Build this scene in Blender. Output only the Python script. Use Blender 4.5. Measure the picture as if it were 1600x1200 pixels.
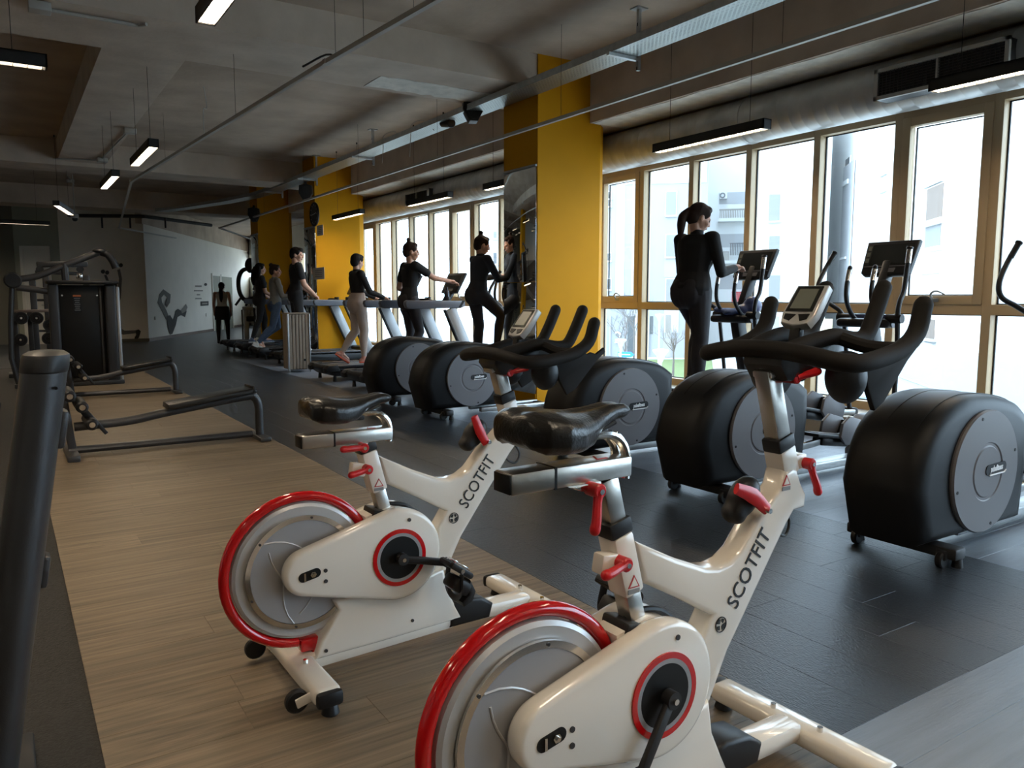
import bpy, bmesh, math, random
from mathutils import Vector, Matrix, Quaternion
random.seed(7)
for o in list(bpy.data.objects):
    bpy.data.objects.remove(o, do_unlink=True)
SC = bpy.context.scene
COL = SC.collection
PI = math.pi
V = Vector

# ------------------------------------------------------------------ camera
CX, CY = 800.0, 600.0
_H, _V1, _V2, EYE = 465.0, 5.0, 2700.0, 1.25
FPX = math.sqrt(-((_V1 - CX) * (_V2 - CX) + (_H - CY) ** 2))
_yc = V((_V1 - CX, _H - CY, FPX)).normalized()
_xc = V((_V2 - CX, _H - CY, FPX)).normalized()
_xc = (_xc - _yc * _xc.dot(_yc)).normalized()
_zc = _xc.cross(_yc)
if _zc.y > 0:
    _zc = -_zc
# rows: world axes written in camera coordinates (x right, y down, z forward)
RW = Matrix((_xc, _yc, _zc))
CAMP = V((0, 0, EYE))
cam = bpy.data.cameras.new('camera')
cam.sensor_width = 36.0
cam.lens = FPX / 1600.0 * 36.0
cam.clip_end = 500
camo = bpy.data.objects.new('camera', cam)
COL.objects.link(camo)
_r, _d, _f = RW @ V((1, 0, 0)), RW @ V((0, 1, 0)), RW @ V((0, 0, 1))
camo.matrix_world = Matrix(((_r.x, -_d.x, -_f.x, 0), (_r.y, -_d.y, -_f.y, 0), (_r.z, -_d.z, -_f.z, EYE), (0, 0, 0, 1)))
SC.camera = camo

# ------------------------------------------------------------------ sky, exposure
W = bpy.data.worlds.new('overcast_sky')
SC.world = W
W.use_nodes = True
_bg = W.node_tree.nodes['Background']
_bg.inputs['Color'].default_value = (0.63, 0.82, 1.0, 1)
_bg.inputs['Strength'].default_value = 6.8
SC.view_settings.view_transform = 'Standard'
SC.view_settings.look = 'None'
SC.view_settings.exposure = 0.45
SC.view_settings.gamma = 1.0
SC.view_settings.use_curve_mapping = False

def ray(u, v):
    return RW @ V((u - CX, v - CY, FPX))
def onz(u, v, z=0.0):
    d = ray(u, v); return CAMP + d * ((z - EYE) / d.z)
def ony(u, v, y):
    d = ray(u, v); return CAMP + d * (y / d.y)
def onx(u, v, x):
    d = ray(u, v); return CAMP + d * (x / d.x)

# ------------------------------------------------------------------ materials
def lin(c):
    if isinstance(c, str):
        c = tuple(int(c[i:i + 2], 16) / 255 for i in (0, 2, 4))
        c = tuple(x / 12.92 if x <= 0.04045 else ((x + 0.055) / 1.055) ** 2.4 for x in c)
    return (c[0], c[1], c[2], 1.0)
MATS = {}
def mat(name, col, rough=0.5, metal=0.0, var=None, scale=8.0, amt=0.5, bump=0.0, bscale=60.0, stretch=(1, 1, 1), spec=0.5, emit=None, estr=0.0, coat=0.0, obj_var=0.0, detail=4.0):
    if name in MATS:
        return MATS[name]
    m = bpy.data.materials.new(name); m.use_nodes = True
    nt = m.node_tree; N = nt.nodes; L = nt.links
    b = N['Principled BSDF']
    c1 = lin(col)
    b.inputs['Base Color'].default_value = c1
    b.inputs['Roughness'].default_value = rough
    b.inputs['Metallic'].default_value = metal
    b.inputs['Specular IOR Level'].default_value = spec
    b.inputs['Coat Weight'].default_value = coat
    b.inputs['Coat Roughness'].default_value = 0.08
    m.diffuse_color = c1
    tc = mp = None
    if var is not None or bump:
        tc = N.new('ShaderNodeTexCoord'); mp = N.new('ShaderNodeMapping')
        mp.inputs['Scale'].default_value = stretch
        L.new(tc.outputs['Object'], mp.inputs['Vector'])
        if obj_var:
            oi = N.new('ShaderNodeObjectInfo'); ad = N.new('ShaderNodeVectorMath'); ad.operation = 'MULTIPLY_ADD'
            ad.inputs[1].default_value = (37, 53, 71)
            L.new(oi.outputs['Random'], ad.inputs[0]); L.new(tc.outputs['Object'], ad.inputs[2]); L.new(ad.outputs[0], mp.inputs['Vector'])
    if var is not None:
        n = N.new('ShaderNodeTexNoise'); n.inputs['Scale'].default_value = scale; n.inputs['Detail'].default_value = detail
        L.new(mp.outputs['Vector'], n.inputs['Vector'])
        r = N.new('ShaderNodeMapRange'); r.inputs[1].default_value = 0.5 - amt / 2; r.inputs[2].default_value = 0.5 + amt / 2
        L.new(n.outputs['Fac'], r.inputs[0])
        mx = N.new('ShaderNodeMix'); mx.data_type = 'RGBA'
        mx.inputs[6].default_value = c1; mx.inputs[7].default_value = lin(var)
        L.new(r.outputs[0], mx.inputs[0])
        out = mx.outputs[2]
        if obj_var:
            hs = N.new('ShaderNodeHueSaturation'); ma = N.new('ShaderNodeMapRange')
            ma.inputs[3].default_value = 1 - obj_var; ma.inputs[4].default_value = 1 + obj_var
            L.new(oi.outputs['Random'], ma.inputs[0]); L.new(ma.outputs[0], hs.inputs['Value']); L.new(out, hs.inputs['Color'])
            out = hs.outputs['Color']
        L.new(out, b.inputs['Base Color'])
    if bump:
        n2 = N.new('ShaderNodeTexNoise'); n2.inputs['Scale'].default_value = bscale; n2.inputs['Detail'].default_value = 3
        L.new(mp.outputs['Vector'], n2.inputs['Vector'])
        bp = N.new('ShaderNodeBump'); bp.inputs['Strength'].default_value = bump; bp.inputs['Distance'].default_value = 0.01
        L.new(n2.outputs['Fac'], bp.inputs['Height']); L.new(bp.outputs['Normal'], b.inputs['Normal'])
    if emit is not None:
        b.inputs['Emission Color'].default_value = lin(emit); b.inputs['Emission Strength'].default_value = estr
    MATS[name] = m
    return m

def glass_mat(name, tint=(0.97, 0.99, 1.0), refl=0.06):
    m = bpy.data.materials.new(name); m.use_nodes = True
    nt = m.node_tree; N = nt.nodes; L = nt.links; N.clear()
    o = N.new('ShaderNodeOutputMaterial'); t = N.new('ShaderNodeBsdfTransparent'); g = N.new('ShaderNodeBsdfGlossy'); mx = N.new('ShaderNodeMixShader')
    t.inputs[0].default_value = (*tint, 1); g.inputs['Roughness'].default_value = 0.02
    fr = N.new('ShaderNodeLayerWeight'); fr.inputs['Blend'].default_value = 0.5
    pw = N.new('ShaderNodeMath'); pw.operation = 'POWER'; pw.inputs[1].default_value = 5.0
    ml = N.new('ShaderNodeMath'); ml.operation = 'MULTIPLY_ADD'; ml.inputs[1].default_value = 0.9; ml.inputs[2].default_value = 0.03
    L.new(fr.outputs['Facing'], pw.inputs[0]); L.new(pw.outputs[0], ml.inputs[0]); L.new(ml.outputs[0], mx.inputs[0]); L.new(t.outputs[0], mx.inputs[1]); L.new(g.outputs[0], mx.inputs[2]); L.new(mx.outputs[0], o.inputs[0])
    MATS[name] = m
    return m

def tray_mat():
    m = mat('perforated_steel', (0.42, 0.45, 0.43), 0.38, 0.9)
    nt = m.node_tree; N = nt.nodes; L = nt.links
    b = N['Principled BSDF']; o = N['Material Output']
    tc = N.new('ShaderNodeTexCoord'); mp = N.new('ShaderNodeMapping'); mp.inputs['Rotation'].default_value = (0, 0, PI / 2)
    br = N.new('ShaderNodeTexBrick')
    br.inputs['Color1'].default_value = (0, 0, 0, 1); br.inputs['Color2'].default_value = (0, 0, 0, 1); br.inputs['Mortar'].default_value = (1, 1, 1, 1)
    br.inputs['Scale'].default_value = 1.0; br.inputs['Mortar Size'].default_value = 0.0075; br.inputs['Mortar Smooth'].default_value = 0.0
    br.inputs['Brick Width'].default_value = 0.05; br.inputs['Row Height'].default_value = 0.022
    t = N.new('ShaderNodeBsdfTransparent'); mx = N.new('ShaderNodeMixShader')
    L.new(tc.outputs['Object'], mp.inputs['Vector']); L.new(mp.outputs[0], br.inputs['Vector'])
    L.new(br.outputs['Color'], mx.inputs[0]); L.new(t.outputs[0], mx.inputs[1]); L.new(b.outputs[0], mx.inputs[2]); L.new(mx.outputs[0], o.inputs[0])
    return m

# ------------------------------------------------------------------ geometry collector
def catmull(pts, n=6, closed=False):
    P = [V(p) for p in pts]; out = []
    m = len(P)
    rng = range(m if closed else m - 1)
    for i in rng:
        p0 = P[(i - 1) % m] if (closed or i > 0) else P[0] * 2 - P[1]
        p1, p2 = P[i], P[(i + 1) % m]
        p3 = P[(i + 2) % m] if (closed or i + 2 < m) else P[-1] * 2 - P[-2]
        for k in range(n):
            t = k / n
            out.append(0.5 * ((2 * p1) + (p2 - p0) * t + (2 * p0 - 5 * p1 + 4 * p2 - p3) * t * t + (3 * p1 - p0 - 3 * p2 + p3) * t ** 3))
    if not closed:
        out.append(P[-1])
    return out

def frame_of(d):
    d = d.normalized()
    up = V((0, 0, 1)) if abs(d.z) < 0.95 else V((1, 0, 0))
    s = up.cross(d).normalized()
    return s, d.cross(s).normalized()

class G:
    def __init__(s):
        s.v = []; s.f = []
    def add(s, vs, fs, M=None):
        o = len(s.v)
        for p in vs:
            p = V(p)
            s.v.append(M @ p if M is not None else p)
        for f in fs:
            s.f.append([i + o for i in f])
        return s
    def from_bm(s, bm, M=None):
        bm.verts.ensure_lookup_table()
        for i, v in enumerate(bm.verts):
            v.index = i
        s.add([v.co.copy() for v in bm.verts], [[v.index for v in f.verts] for f in bm.faces], M)
        bm.free()
        return s
    def box(s, c, d, bev=0.0, rot=None, seg=2):
        bm = bmesh.new(); bmesh.ops.create_cube(bm, size=1.0)
        bmesh.ops.scale(bm, vec=V(d), verts=bm.verts)
        if bev:
            bmesh.ops.bevel(bm, geom=list(bm.edges), offset=min(bev, min(d) * 0.49), segments=seg, affect='EDGES', profile=0.5)
        M = Matrix.Translation(V(c))
        if rot is not None:
            M = M @ (rot.to_4x4() if not isinstance(rot, tuple) else (Matrix.Rotation(rot[2], 4, 'Z') @ Matrix.Rotation(rot[1], 4, 'Y') @ Matrix.Rotation(rot[0], 4, 'X')))
        return s.from_bm(bm, M)
    def beam(s, p0, p1, w, h, bev=0.0, roll=0.0):
        # box from p0 to p1: w sideways, h in the up-ish direction
        p0, p1 = V(p0), V(p1); d = p1 - p0
        a, b = frame_of(d)
        M3 = Matrix((d.normalized(), a, b)).transposed()
        if roll:
            M3 = Matrix.Rotation(roll, 3, d.normalized()) @ M3
        return s.box((p0 + p1) / 2, (d.length, w, h), bev, M3)
    def tube(s, pts, r, n=10, closed=False, caps=True, sq=(1.0, 1.0), smooth=0):
        P = [V(p) for p in pts]
        if smooth:
            if not isinstance(r, (int, float)):
                R0 = list(r); m = len(P)
                r = [R0[min(i // smooth, m - 1)] * (1 - (i % smooth) / smooth) + R0[min(i // smooth + 1, m - 1)] * ((i % smooth) / smooth) for i in range((m - 1) * smooth + 1)]
            P = catmull(P, smooth, closed)
        m = len(P)
        R = [r] * m if isinstance(r, (int, float)) else list(r)
        tang = []
        for i in range(m):
            a = P[(i - 1) % m] if (closed or i > 0) else P[0]
            b = P[(i + 1) % m] if (closed or i < m - 1) else P[-1]
            tang.append((b - a).normalized())
        sd, up = frame_of(tang[0])
        vs = []
        for i in range(m):
            if i:
                q = tang[i - 1].rotation_difference(tang[i]); sd = q @ sd; up = q @ up
            for k in range(n):
                t = 2 * PI * k / n
                vs.append(P[i] + (sd * math.cos(t) * sq[0] + up * math.sin(t) * sq[1]) * R[i])
        fs = []
        for i in range(m if closed else m - 1):
            j = (i + 1) % m
            for k in range(n):
                l = (k + 1) % n
                fs.append([i * n + k, i * n + l, j * n + l, j * n + k])
        if caps and not closed:
            fs.append(list(range(n))[::-1]); fs.append([(m - 1) * n + k for k in range(n)])
        return s.add(vs, fs)
    def cyl(s, p0, p1, r0, r1=None, n=16, bev=0.0):
        r1 = r0 if r1 is None else r1
        if bev:
            d = (V(p1) - V(p0)); L = d.length; d = d / L
            p = [V(p0), V(p0) + d * bev, V(p1) - d * bev, V(p1)]
            return s.tube(p, [r0 - bev, r0, r1, r1 - bev], n)
        return s.tube([p0, p1], [r0, r1], n)
    def capsule(s, p0, p1, r0, r1=None, n=12):
        r1 = r0 if r1 is None else r1
        p0, p1 = V(p0), V(p1); d = (p1 - p0)
        d = d.normalized() if d.length > 1e-6 else V((0, 0, 1))
        P = []; R = []
        for t in (-1.0, -0.92, -0.7, -0.38, 0):
            P.append(p0 + d * r0 * t); R.append(max(1e-4, r0 * math.sqrt(max(0, 1 - t * t))))
        for t in (0, 0.38, 0.7, 0.92, 1.0):
            P.append(p1 + d * r1 * t); R.append(max(1e-4, r1 * math.sqrt(max(0, 1 - t * t))))
        return s.tube(P, R, n)
    def ell(s, c, r, rot=None, n=16, m=10):
        vs = []; fs = []
        M = Matrix.Translation(V(c))
        if rot is not None:
            M = M @ (rot.to_4x4() if not isinstance(rot, tuple) else (Matrix.Rotation(rot[2], 4, 'Z') @ Matrix.Rotation(rot[1], 4, 'Y') @ Matrix.Rotation(rot[0], 4, 'X')))
        vs.append((0, 0, -r[2]))
        for i in range(1, m):
            ph = -PI / 2 + PI * i / m
            for k in range(n):
                t = 2 * PI * k / n
                vs.append((r[0] * math.cos(ph) * math.cos(t), r[1] * math.cos(ph) * math.sin(t), r[2] * math.sin(ph)))
        vs.append((0, 0, r[2]))
        for k in range(n):
            fs.append([0, 1 + (k + 1) % n, 1 + k])
        for i in range(m - 2):
            for k in range(n):
                a = 1 + i * n; b = a + n
                fs.append([a + k, a + (k + 1) % n, b + (k + 1) % n, b + k])
        e = len(vs) - 1; a = 1 + (m - 2) * n
        for k in range(n):
            fs.append([a + k, a + (k + 1) % n, e])
        return s.add(vs, fs, M)
    def lathe(s, prof, c, axis, n=32, closed=False):
        # prof: (radius, height along axis)
        ax = V(axis).normalized(); a, b = frame_of(ax); c = V(c)
        vs = []; fs = []
        for r, h in prof:
            for k in range(n):
                t = 2 * PI * k / n
                vs.append(c + ax * h + (a * math.cos(t) + b * math.sin(t)) * max(r, 1e-4))
        m = len(prof)
        for i in range(m if closed else m - 1):
            j = (i + 1) % m
            for k in range(n):
                l = (k + 1) % n
                fs.append([i * n + k, i * n + l, j * n + l, j * n + k])
        if not closed:
            fs.append(list(range(n))[::-1]); fs.append([(m - 1) * n + k for k in range(n)])
        return s.add(vs, fs)
    def ring(s, c, axis, r0, r1, h0, h1, n=40):
        return s.lathe([(r0, h0), (r1, h0), (r1, h1), (r0, h1)], c, axis, n, True)
    def prism(s, poly, y0, y1, bev=0.0, smooth=0, plane='xz', seg=2):
        # closed outline poly in (a, b), extruded along the third axis
        P = [tuple(p) for p in poly]
        if smooth:
            P = [(p.x, p.y) for p in catmull([V((a, b, 0)) for a, b in P], smooth, True)]
        area = sum(P[i][0] * P[(i + 1) % len(P)][1] - P[(i + 1) % len(P)][0] * P[i][1] for i in range(len(P)))
        if area < 0:
            P = P[::-1]
        bm = bmesh.new()
        vs = [bm.verts.new((a, b, 0)) for a, b in P]
        f = bm.faces.new(vs)
        r = bmesh.ops.extrude_face_region(bm, geom=[f])
        up = [g for g in r['geom'] if isinstance(g, bmesh.types.BMVert)]
        bmesh.ops.translate(bm, vec=(0, 0, abs(y1 - y0)), verts=up)
        bmesh.ops.recalc_face_normals(bm, faces=bm.faces)
        if bev:
            es = [e for e in bm.edges if abs(e.verts[0].co.z - e.verts[1].co.z) < 1e-6]
            bmesh.ops.bevel(bm, geom=es, offset=bev, segments=seg, affect='EDGES', profile=0.5, clamp_overlap=True)
        lo = min(y0, y1)
        if plane == 'xz':     # (a,b,h) -> (a, lo+H-h, b): keep right-handed
            H = abs(y1 - y0)
            M = Matrix(((1, 0, 0, 0), (0, 0, -1, lo + H), (0, 1, 0, 0), (0, 0, 0, 1)))
        elif plane == 'xy':
            M = Matrix.Translation((0, 0, lo))
        else:                 # 'yz'
            M = Matrix(((0, 0, 1, lo), (1, 0, 0, 0), (0, 1, 0, 0), (0, 0, 0, 1)))
        return s.from_bm(bm, M)
    def loft(s, rings, caps=True):
        n = len(rings[0]); vs = [p for r in rings for p in r]; fs = []
        for i in range(len(rings) - 1):
            for k in range(n):
                l = (k + 1) % n
                fs.append([i * n + k, i * n + l, (i + 1) * n + l, (i + 1) * n + k])
        if caps:
            fs.append(list(range(n))[::-1]); fs.append([(len(rings) - 1) * n + k for k in range(n)])
        return s.add(vs, fs)
    def quad(s, a, b, c, d):
        return s.add([a, b, c, d], [[0, 1, 2, 3]])
    def mesh(s, name, ang=35):
        me = bpy.data.meshes.new(name)
        me.from_pydata([tuple(p) for p in s.v], [], s.f)
        me.validate()
        bm = bmesh.new(); bm.from_mesh(me); bmesh.ops.recalc_face_normals(bm, faces=bm.faces); bm.to_mesh(me); bm.free()
        me.shade_smooth(); me.set_sharp_from_angle(angle=math.radians(ang))
        return me
    def build(s, name, m, parent=None, loc=None, ang=35):
        me = s.mesh(name, ang)
        me.materials.append(MATS[m] if isinstance(m, str) else m)
        return link(name, me, parent, loc)
    def blob(s, name, m, parent=None, vox=0.01, it=4, loc=None):
        me = bpy.data.meshes.new(name); me.from_pydata([tuple(p) for p in s.v], [], s.f)
        bm = bmesh.new(); bm.from_mesh(me); bmesh.ops.recalc_face_normals(bm, faces=bm.faces); bm.to_mesh(me); bm.free()
        t = bpy.data.objects.new('tmp', me); COL.objects.link(t)
        r = t.modifiers.new('r', 'REMESH'); r.mode = 'VOXEL'; r.voxel_size = vox
        if it:
            k = t.modifiers.new('s', 'SMOOTH'); k.factor = 0.5; k.iterations = it
        dg = bpy.context.evaluated_depsgraph_get()
        out = bpy.data.meshes.new_from_object(t.evaluated_get(dg))
        bpy.data.objects.remove(t); bpy.data.meshes.remove(me)
        out.name = name
        out.shade_smooth()
        out.materials.clear(); out.materials.append(MATS[m] if isinstance(m, str) else m)
        return link(name, out, parent, loc)

def link(name, data, parent=None, loc=None):
    o = bpy.data.objects.new(name, data); COL.objects.link(o)
    if parent is not None:
        o.parent = parent
    if loc is not None:
        o.location = loc
    return o
def tag(o, label, cat, group=None):
    o['label'] = label; o['category'] = cat
    if group: o['group'] = group
    return o
def thing(name, label, cat, loc=(0, 0, 0), rz=0.0, group=None):
    o = link(name, None); o.empty_display_size = 0.1
    o.location = loc; o.rotation_euler = (0, 0, rz)
    return tag(o, label, cat, group)
def struct(o):
    o['kind'] = 'structure'; return o
def kids(o):
    return [c for c in bpy.data.objects if c.parent == o]
def copy_tree(o, parent=None):
    c = o.copy(); COL.objects.link(c); c.parent = parent
    for k in list(o.children):
        copy_tree(k, c)
    return c
def copy_thing(o, label, loc, rz=None, group=None):
    c = copy_tree(o); c['label'] = label; c.location = loc
    if rz is not None: c.rotation_euler = (0, 0, rz)
    if group: c['group'] = group
    return c
def text_mesh(txt, size, sx=1.0, ext=0.0008, bold=0.0, shear=0.0):
    cu = bpy.data.curves.new('txt', 'FONT'); cu.body = txt; cu.size = size; cu.extrude = ext; cu.align_x = 'CENTER'; cu.align_y = 'CENTER'
    cu.offset = bold; cu.shear = shear; cu.resolution_u = 3
    t = bpy.data.objects.new('tmp', cu); COL.objects.link(t)
    dg = bpy.context.evaluated_depsgraph_get()
    me = bpy.data.meshes.new_from_object(t.evaluated_get(dg))
    bpy.data.objects.remove(t); bpy.data.curves.remove(cu)
    for v in me.vertices: v.co.x *= sx
    return me
def put_text(name, txt, size, m, parent, origin, xdir, ydir, sx=1.0, bold=0.0, shear=0.0, ext=0.0008):
    me = text_mesh(txt, size, sx, ext, bold, shear)
    me.materials.append(MATS[m])
    o = link(name, me, parent)
    x = V(xdir).normalized(); y = V(ydir); y = (y - x * y.dot(x)).normalized(); z = x.cross(y)
    M = Matrix((x, y, z)).transposed().to_4x4(); M.translation = V(origin)
    o.matrix_local = M
    return o
# ------------------------------------------------------------------ materials used
mat('concrete', (0.54, 0.43, 0.335), 0.85, var=(0.36, 0.28, 0.21), scale=1.6, amt=0.5, bump=0.35, bscale=14, spec=0.25, detail=8)
mat('beam_concrete', (0.62, 0.515, 0.415), 0.85, var=(0.44, 0.36, 0.285), scale=2.2, amt=0.5, bump=0.3, bscale=18, spec=0.25, detail=8)
mat('plaster_patch', (0.84, 0.80, 0.72), 0.9, var=(0.58, 0.56, 0.50), scale=9, amt=0.6, bump=0.4, bscale=30, spec=0.2)
mat('wall_grey', (0.80, 0.73, 0.62), 0.9, var=(0.74, 0.675, 0.57), scale=3, spec=0.2)
mat('wall_white', (0.76, 0.71, 0.63), 0.9, var=(0.70, 0.655, 0.58), scale=2, spec=0.2)
mat('wall_green_grey', (0.32, 0.33, 0.27), 0.9, spec=0.2)
mat('wall_dark', (0.14, 0.13, 0.10), 0.9, spec=0.2)
mat('yellow_paint', (0.55, 0.242, 0.003), 0.7, var=(0.51, 0.225, 0.003), scale=3, spec=0.15)
mat('mirror', (0.80, 0.82, 0.80), 0.03, 1.0)
mat('wood_plank', (0.265, 0.198, 0.125), 0.45, var=(0.105, 0.076, 0.049), scale=5, amt=0.45, stretch=(0.35, 9, 1), bump=0.12, bscale=22, spec=0.45, obj_var=0.10, detail=6)
mat('grey_plank', (0.150, 0.172, 0.205), 0.33, var=(0.095, 0.110, 0.135), scale=5, amt=0.6, stretch=(0.5, 6, 1), bump=0.10, bscale=30, spec=0.5, obj_var=0.08, detail=6)
mat('dark_plank', (0.011, 0.015, 0.021), 0.33, var=(0.026, 0.032, 0.041), scale=120, amt=0.5, bump=0.30, bscale=110, stretch=(1.6, 0.5, 1), spec=0.6, obj_var=0.10)
mat('rubber_dark', (0.012, 0.0115, 0.010), 0.6, var=(0.028, 0.027, 0.025), scale=90, amt=0.25, bump=0.4, bscale=120, spec=0.3)
mat('joint_dark', (0.03, 0.028, 0.025), 0.9)
mat('frame_bounce_tan', (0.46, 0.34, 0.20), 0.5, spec=0.4)  # pale frame metal; tan bounce light is put into its base colour
mat('frame_white', (0.78, 0.79, 0.78), 0.5)
mat('gasket', (0.015, 0.015, 0.017), 0.6)
glass_mat('glass')
mat('sill_stone', (0.36, 0.30, 0.22), 0.6, var=(0.30, 0.25, 0.18), scale=6)
mat('galvanised', (0.48, 0.49, 0.48), 0.34, 0.85, var=(0.36, 0.37, 0.37), scale=14)
mat('duct_metal', (0.58, 0.57, 0.55), 0.42, 0.6, var=(0.36, 0.36, 0.35), scale=4)
tray_mat()
mat('conduit_white', (0.42, 0.40, 0.36), 0.55)
mat('black_metal', (0.012, 0.012, 0.013), 0.45)
mat('black_plastic', (0.010, 0.010, 0.011), 0.42, var=(0.013, 0.013, 0.014), scale=40, spec=0.35)
mat('housing_black', (0.004, 0.004, 0.0045), 0.46, spec=0.28)
mat('disc_grey', (0.145, 0.142, 0.150), 0.42, spec=0.4)
mat('grip_foam', (0.010, 0.0088, 0.008), 0.7, spec=0.22)
mat('leather_black', (0.012, 0.011, 0.010), 0.28, bump=0.15, bscale=140, spec=0.5)
mat('bike_white', (0.80, 0.745, 0.665), 0.16, spec=0.5, coat=0.5)
mat('bike_red', (0.52, 0.004, 0.006), 0.14, spec=0.5, coat=0.6)
mat('lever_red', (0.55, 0.010, 0.014), 0.32)
mat('wheel_silver', (0.50, 0.50, 0.50), 0.36, 0.35, spec=0.5)
mat('wheel_grey', (0.34, 0.34, 0.35), 0.42, 0.3)
mat('chrome', (0.74, 0.73, 0.71), 0.12, 1.0)
mat('brushed_steel', (0.55, 0.53, 0.49), 0.28, 1.0, bump=0.04, bscale=90, stretch=(1, 12, 1))
mat('screen_glass', (0.018, 0.020, 0.020), 0.12)
mat('lcd_grey', (0.16, 0.17, 0.14), 0.25)
mat('device_silver', (0.50, 0.50, 0.49), 0.3, 0.3)
mat('ink_black', (0.008, 0.008, 0.008), 0.5)
mat('ink_white', (0.80, 0.80, 0.80), 0.5)
mat('ink_grey', (0.22, 0.22, 0.22), 0.5)
mat('sticker_red', (0.45, 0.03, 0.03), 0.5)
mat('sticker_orange', (0.55, 0.12, 0.02), 0.5)
mat('tread_belt', (0.014, 0.014, 0.015), 0.6, bump=0.2, bscale=200)
mat('tread_side', (0.045, 0.046, 0.052), 0.4)
mat('tread_rail', (0.105, 0.115, 0.14), 0.38)
mat('tread_post', (0.36, 0.37, 0.38), 0.36, 0.35)
mat('gunmetal', (0.062, 0.061, 0.063), 0.38, 0.5, bump=0.08, bscale=220)
mat('gunmetal_dark', (0.030, 0.030, 0.031), 0.45, 0.2, spec=0.35)
mat('panel_black', (0.005, 0.005, 0.005), 0.42, spec=0.3)
mat('bench_tan', (0.16, 0.115, 0.09), 0.5)
mat('slat_wood', (0.30, 0.235, 0.17), 0.55, var=(0.17, 0.13, 0.09), scale=5, stretch=(6, 6, 0.6))
mat('paper', (0.62, 0.62, 0.58), 0.7)
mat('lamp_black', (0.010, 0.010, 0.010), 0.5)
mat('lamp_glow', (0.9, 0.85, 0.75), 0.5, emit=(1.0, 0.82, 0.60), estr=50.0)
mat('louvre', (0.75, 0.72, 0.66), 0.35, 0.3)
mat('towel_blue', (0.03, 0.055, 0.16), 0.9, var=(0.10, 0.15, 0.28), scale=30)
mat('cup_blue', (0.07, 0.09, 0.20), 0.35)
mat('bottle_dark', (0.025, 0.03, 0.045), 0.25)
mat('speaker_cloth', (0.008, 0.008, 0.008), 0.8)
mat('skin', (0.52, 0.29, 0.20), 0.5, var=(0.46, 0.25, 0.17), scale=12)
mat('cloth_black', (0.010, 0.010, 0.011), 0.85)
mat('cloth_leggings', (0.016, 0.014, 0.018), 0.7)
mat('cloth_navy', (0.022, 0.025, 0.034), 0.85)
mat('cloth_beige', (0.42, 0.34, 0.29), 0.85)
mat('cloth_grey', (0.17, 0.175, 0.165), 0.9)
mat('cloth_jeans', (0.05, 0.085, 0.15), 0.85, var=(0.035, 0.06, 0.11), scale=30)
mat('cloth_white', (0.55, 0.54, 0.51), 0.85)
mat('shoe_black', (0.010, 0.010, 0.010), 0.6)
mat('shoe_pink', (0.55, 0.25, 0.19), 0.6)
mat('shoe_coral', (0.75, 0.12, 0.06), 0.6)
mat('shoe_white', (0.60, 0.60, 0.58), 0.6)
mat('shoe_blue', (0.10, 0.14, 0.22), 0.6)
mat('hair_dark', (0.010, 0.007, 0.006), 0.75, spec=0.2)
mat('hair_brown', (0.030, 0.015, 0.010), 0.7, spec=0.25)
mat('eye_dark', (0.01, 0.008, 0.008), 0.3)
mat('lip', (0.35, 0.12, 0.10), 0.5)
# outdoors
mat('facade_white', (0.66, 0.66, 0.65), 0.9)
mat('facade_grey', (0.27, 0.275, 0.29), 0.9)
mat('facade_panel', (0.40, 0.40, 0.41), 0.9)
mat('facade_taupe', (0.30, 0.28, 0.26), 0.9)
mat('facade_band', (0.30, 0.30, 0.30), 0.9)
mat('pane_far', (0.08, 0.085, 0.09), 0.25)
mat('blind_far', (0.20, 0.20, 0.20), 0.7)
mat('shutter_tan', (0.16, 0.12, 0.095), 0.7)
mat('grass', (0.085, 0.14, 0.04), 0.95, var=(0.14, 0.16, 0.07), scale=3, amt=0.6, bump=0.5, bscale=30)
mat('gravel', (0.36, 0.34, 0.30), 0.95, var=(0.12, 0.11, 0.09), scale=14, amt=0.5, bump=0.5, bscale=30)
mat('asphalt', (0.46, 0.46, 0.45), 0.9)
mat('bark', (0.14, 0.12, 0.11), 0.9)
mat('sign_blue', (0.03, 0.20, 0.55), 0.5)
mat('door_white', (0.62, 0.60, 0.54), 0.6)
mat('door_glass', (0.24, 0.235, 0.18), 0.7, spec=0.2)
mat('pole_white', (0.55, 0.55, 0.55), 0.5)
mat('kiosk_cream', (0.62, 0.52, 0.33), 0.8)
mat('awning_blue', (0.14, 0.24, 0.40), 0.8)
mat('red_rail', (0.5, 0.04, 0.04), 0.6)
# ------------------------------------------------------------------ the room shell
SLAB = 3.97
XW = 6.75           # inside face of the window frames
def wallbox(name, m, x0, x1, y0, y1, z0, z1):
    return struct(G().box(((x0 + x1) / 2, (y0 + y1) / 2, (z0 + z1) / 2), (x1 - x0, y1 - y0, z1 - z0)).build(name, m))
def wallseg(name, m, a, b, z0, z1, th=0.12):
    d = V((b[0] - a[0], b[1] - a[1], 0)); n = V((-d.y, d.x, 0)).normalized()
    mid = V(((a[0] + b[0]) / 2, (a[1] + b[1]) / 2, (z0 + z1) / 2)) + n * th / 2
    return struct(G().box(mid, (d.length, th, z1 - z0), rot=(0, 0, math.atan2(d.y, d.x))).build(name, m))

PLAN = [(-7.2, -6.2), (7.0, -6.2), (7.0, 16.8), (9.75, 23.9), (9.75, 37.3), (-7.2, 37.3)]
floor = struct(G().prism(PLAN, -0.25, -0.005, plane='xy').build('floor', 'rubber_dark'))
ceiling = struct(G().prism(PLAN, SLAB, SLAB + 0.25, plane='xy').build('ceiling', 'concrete'))
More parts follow.
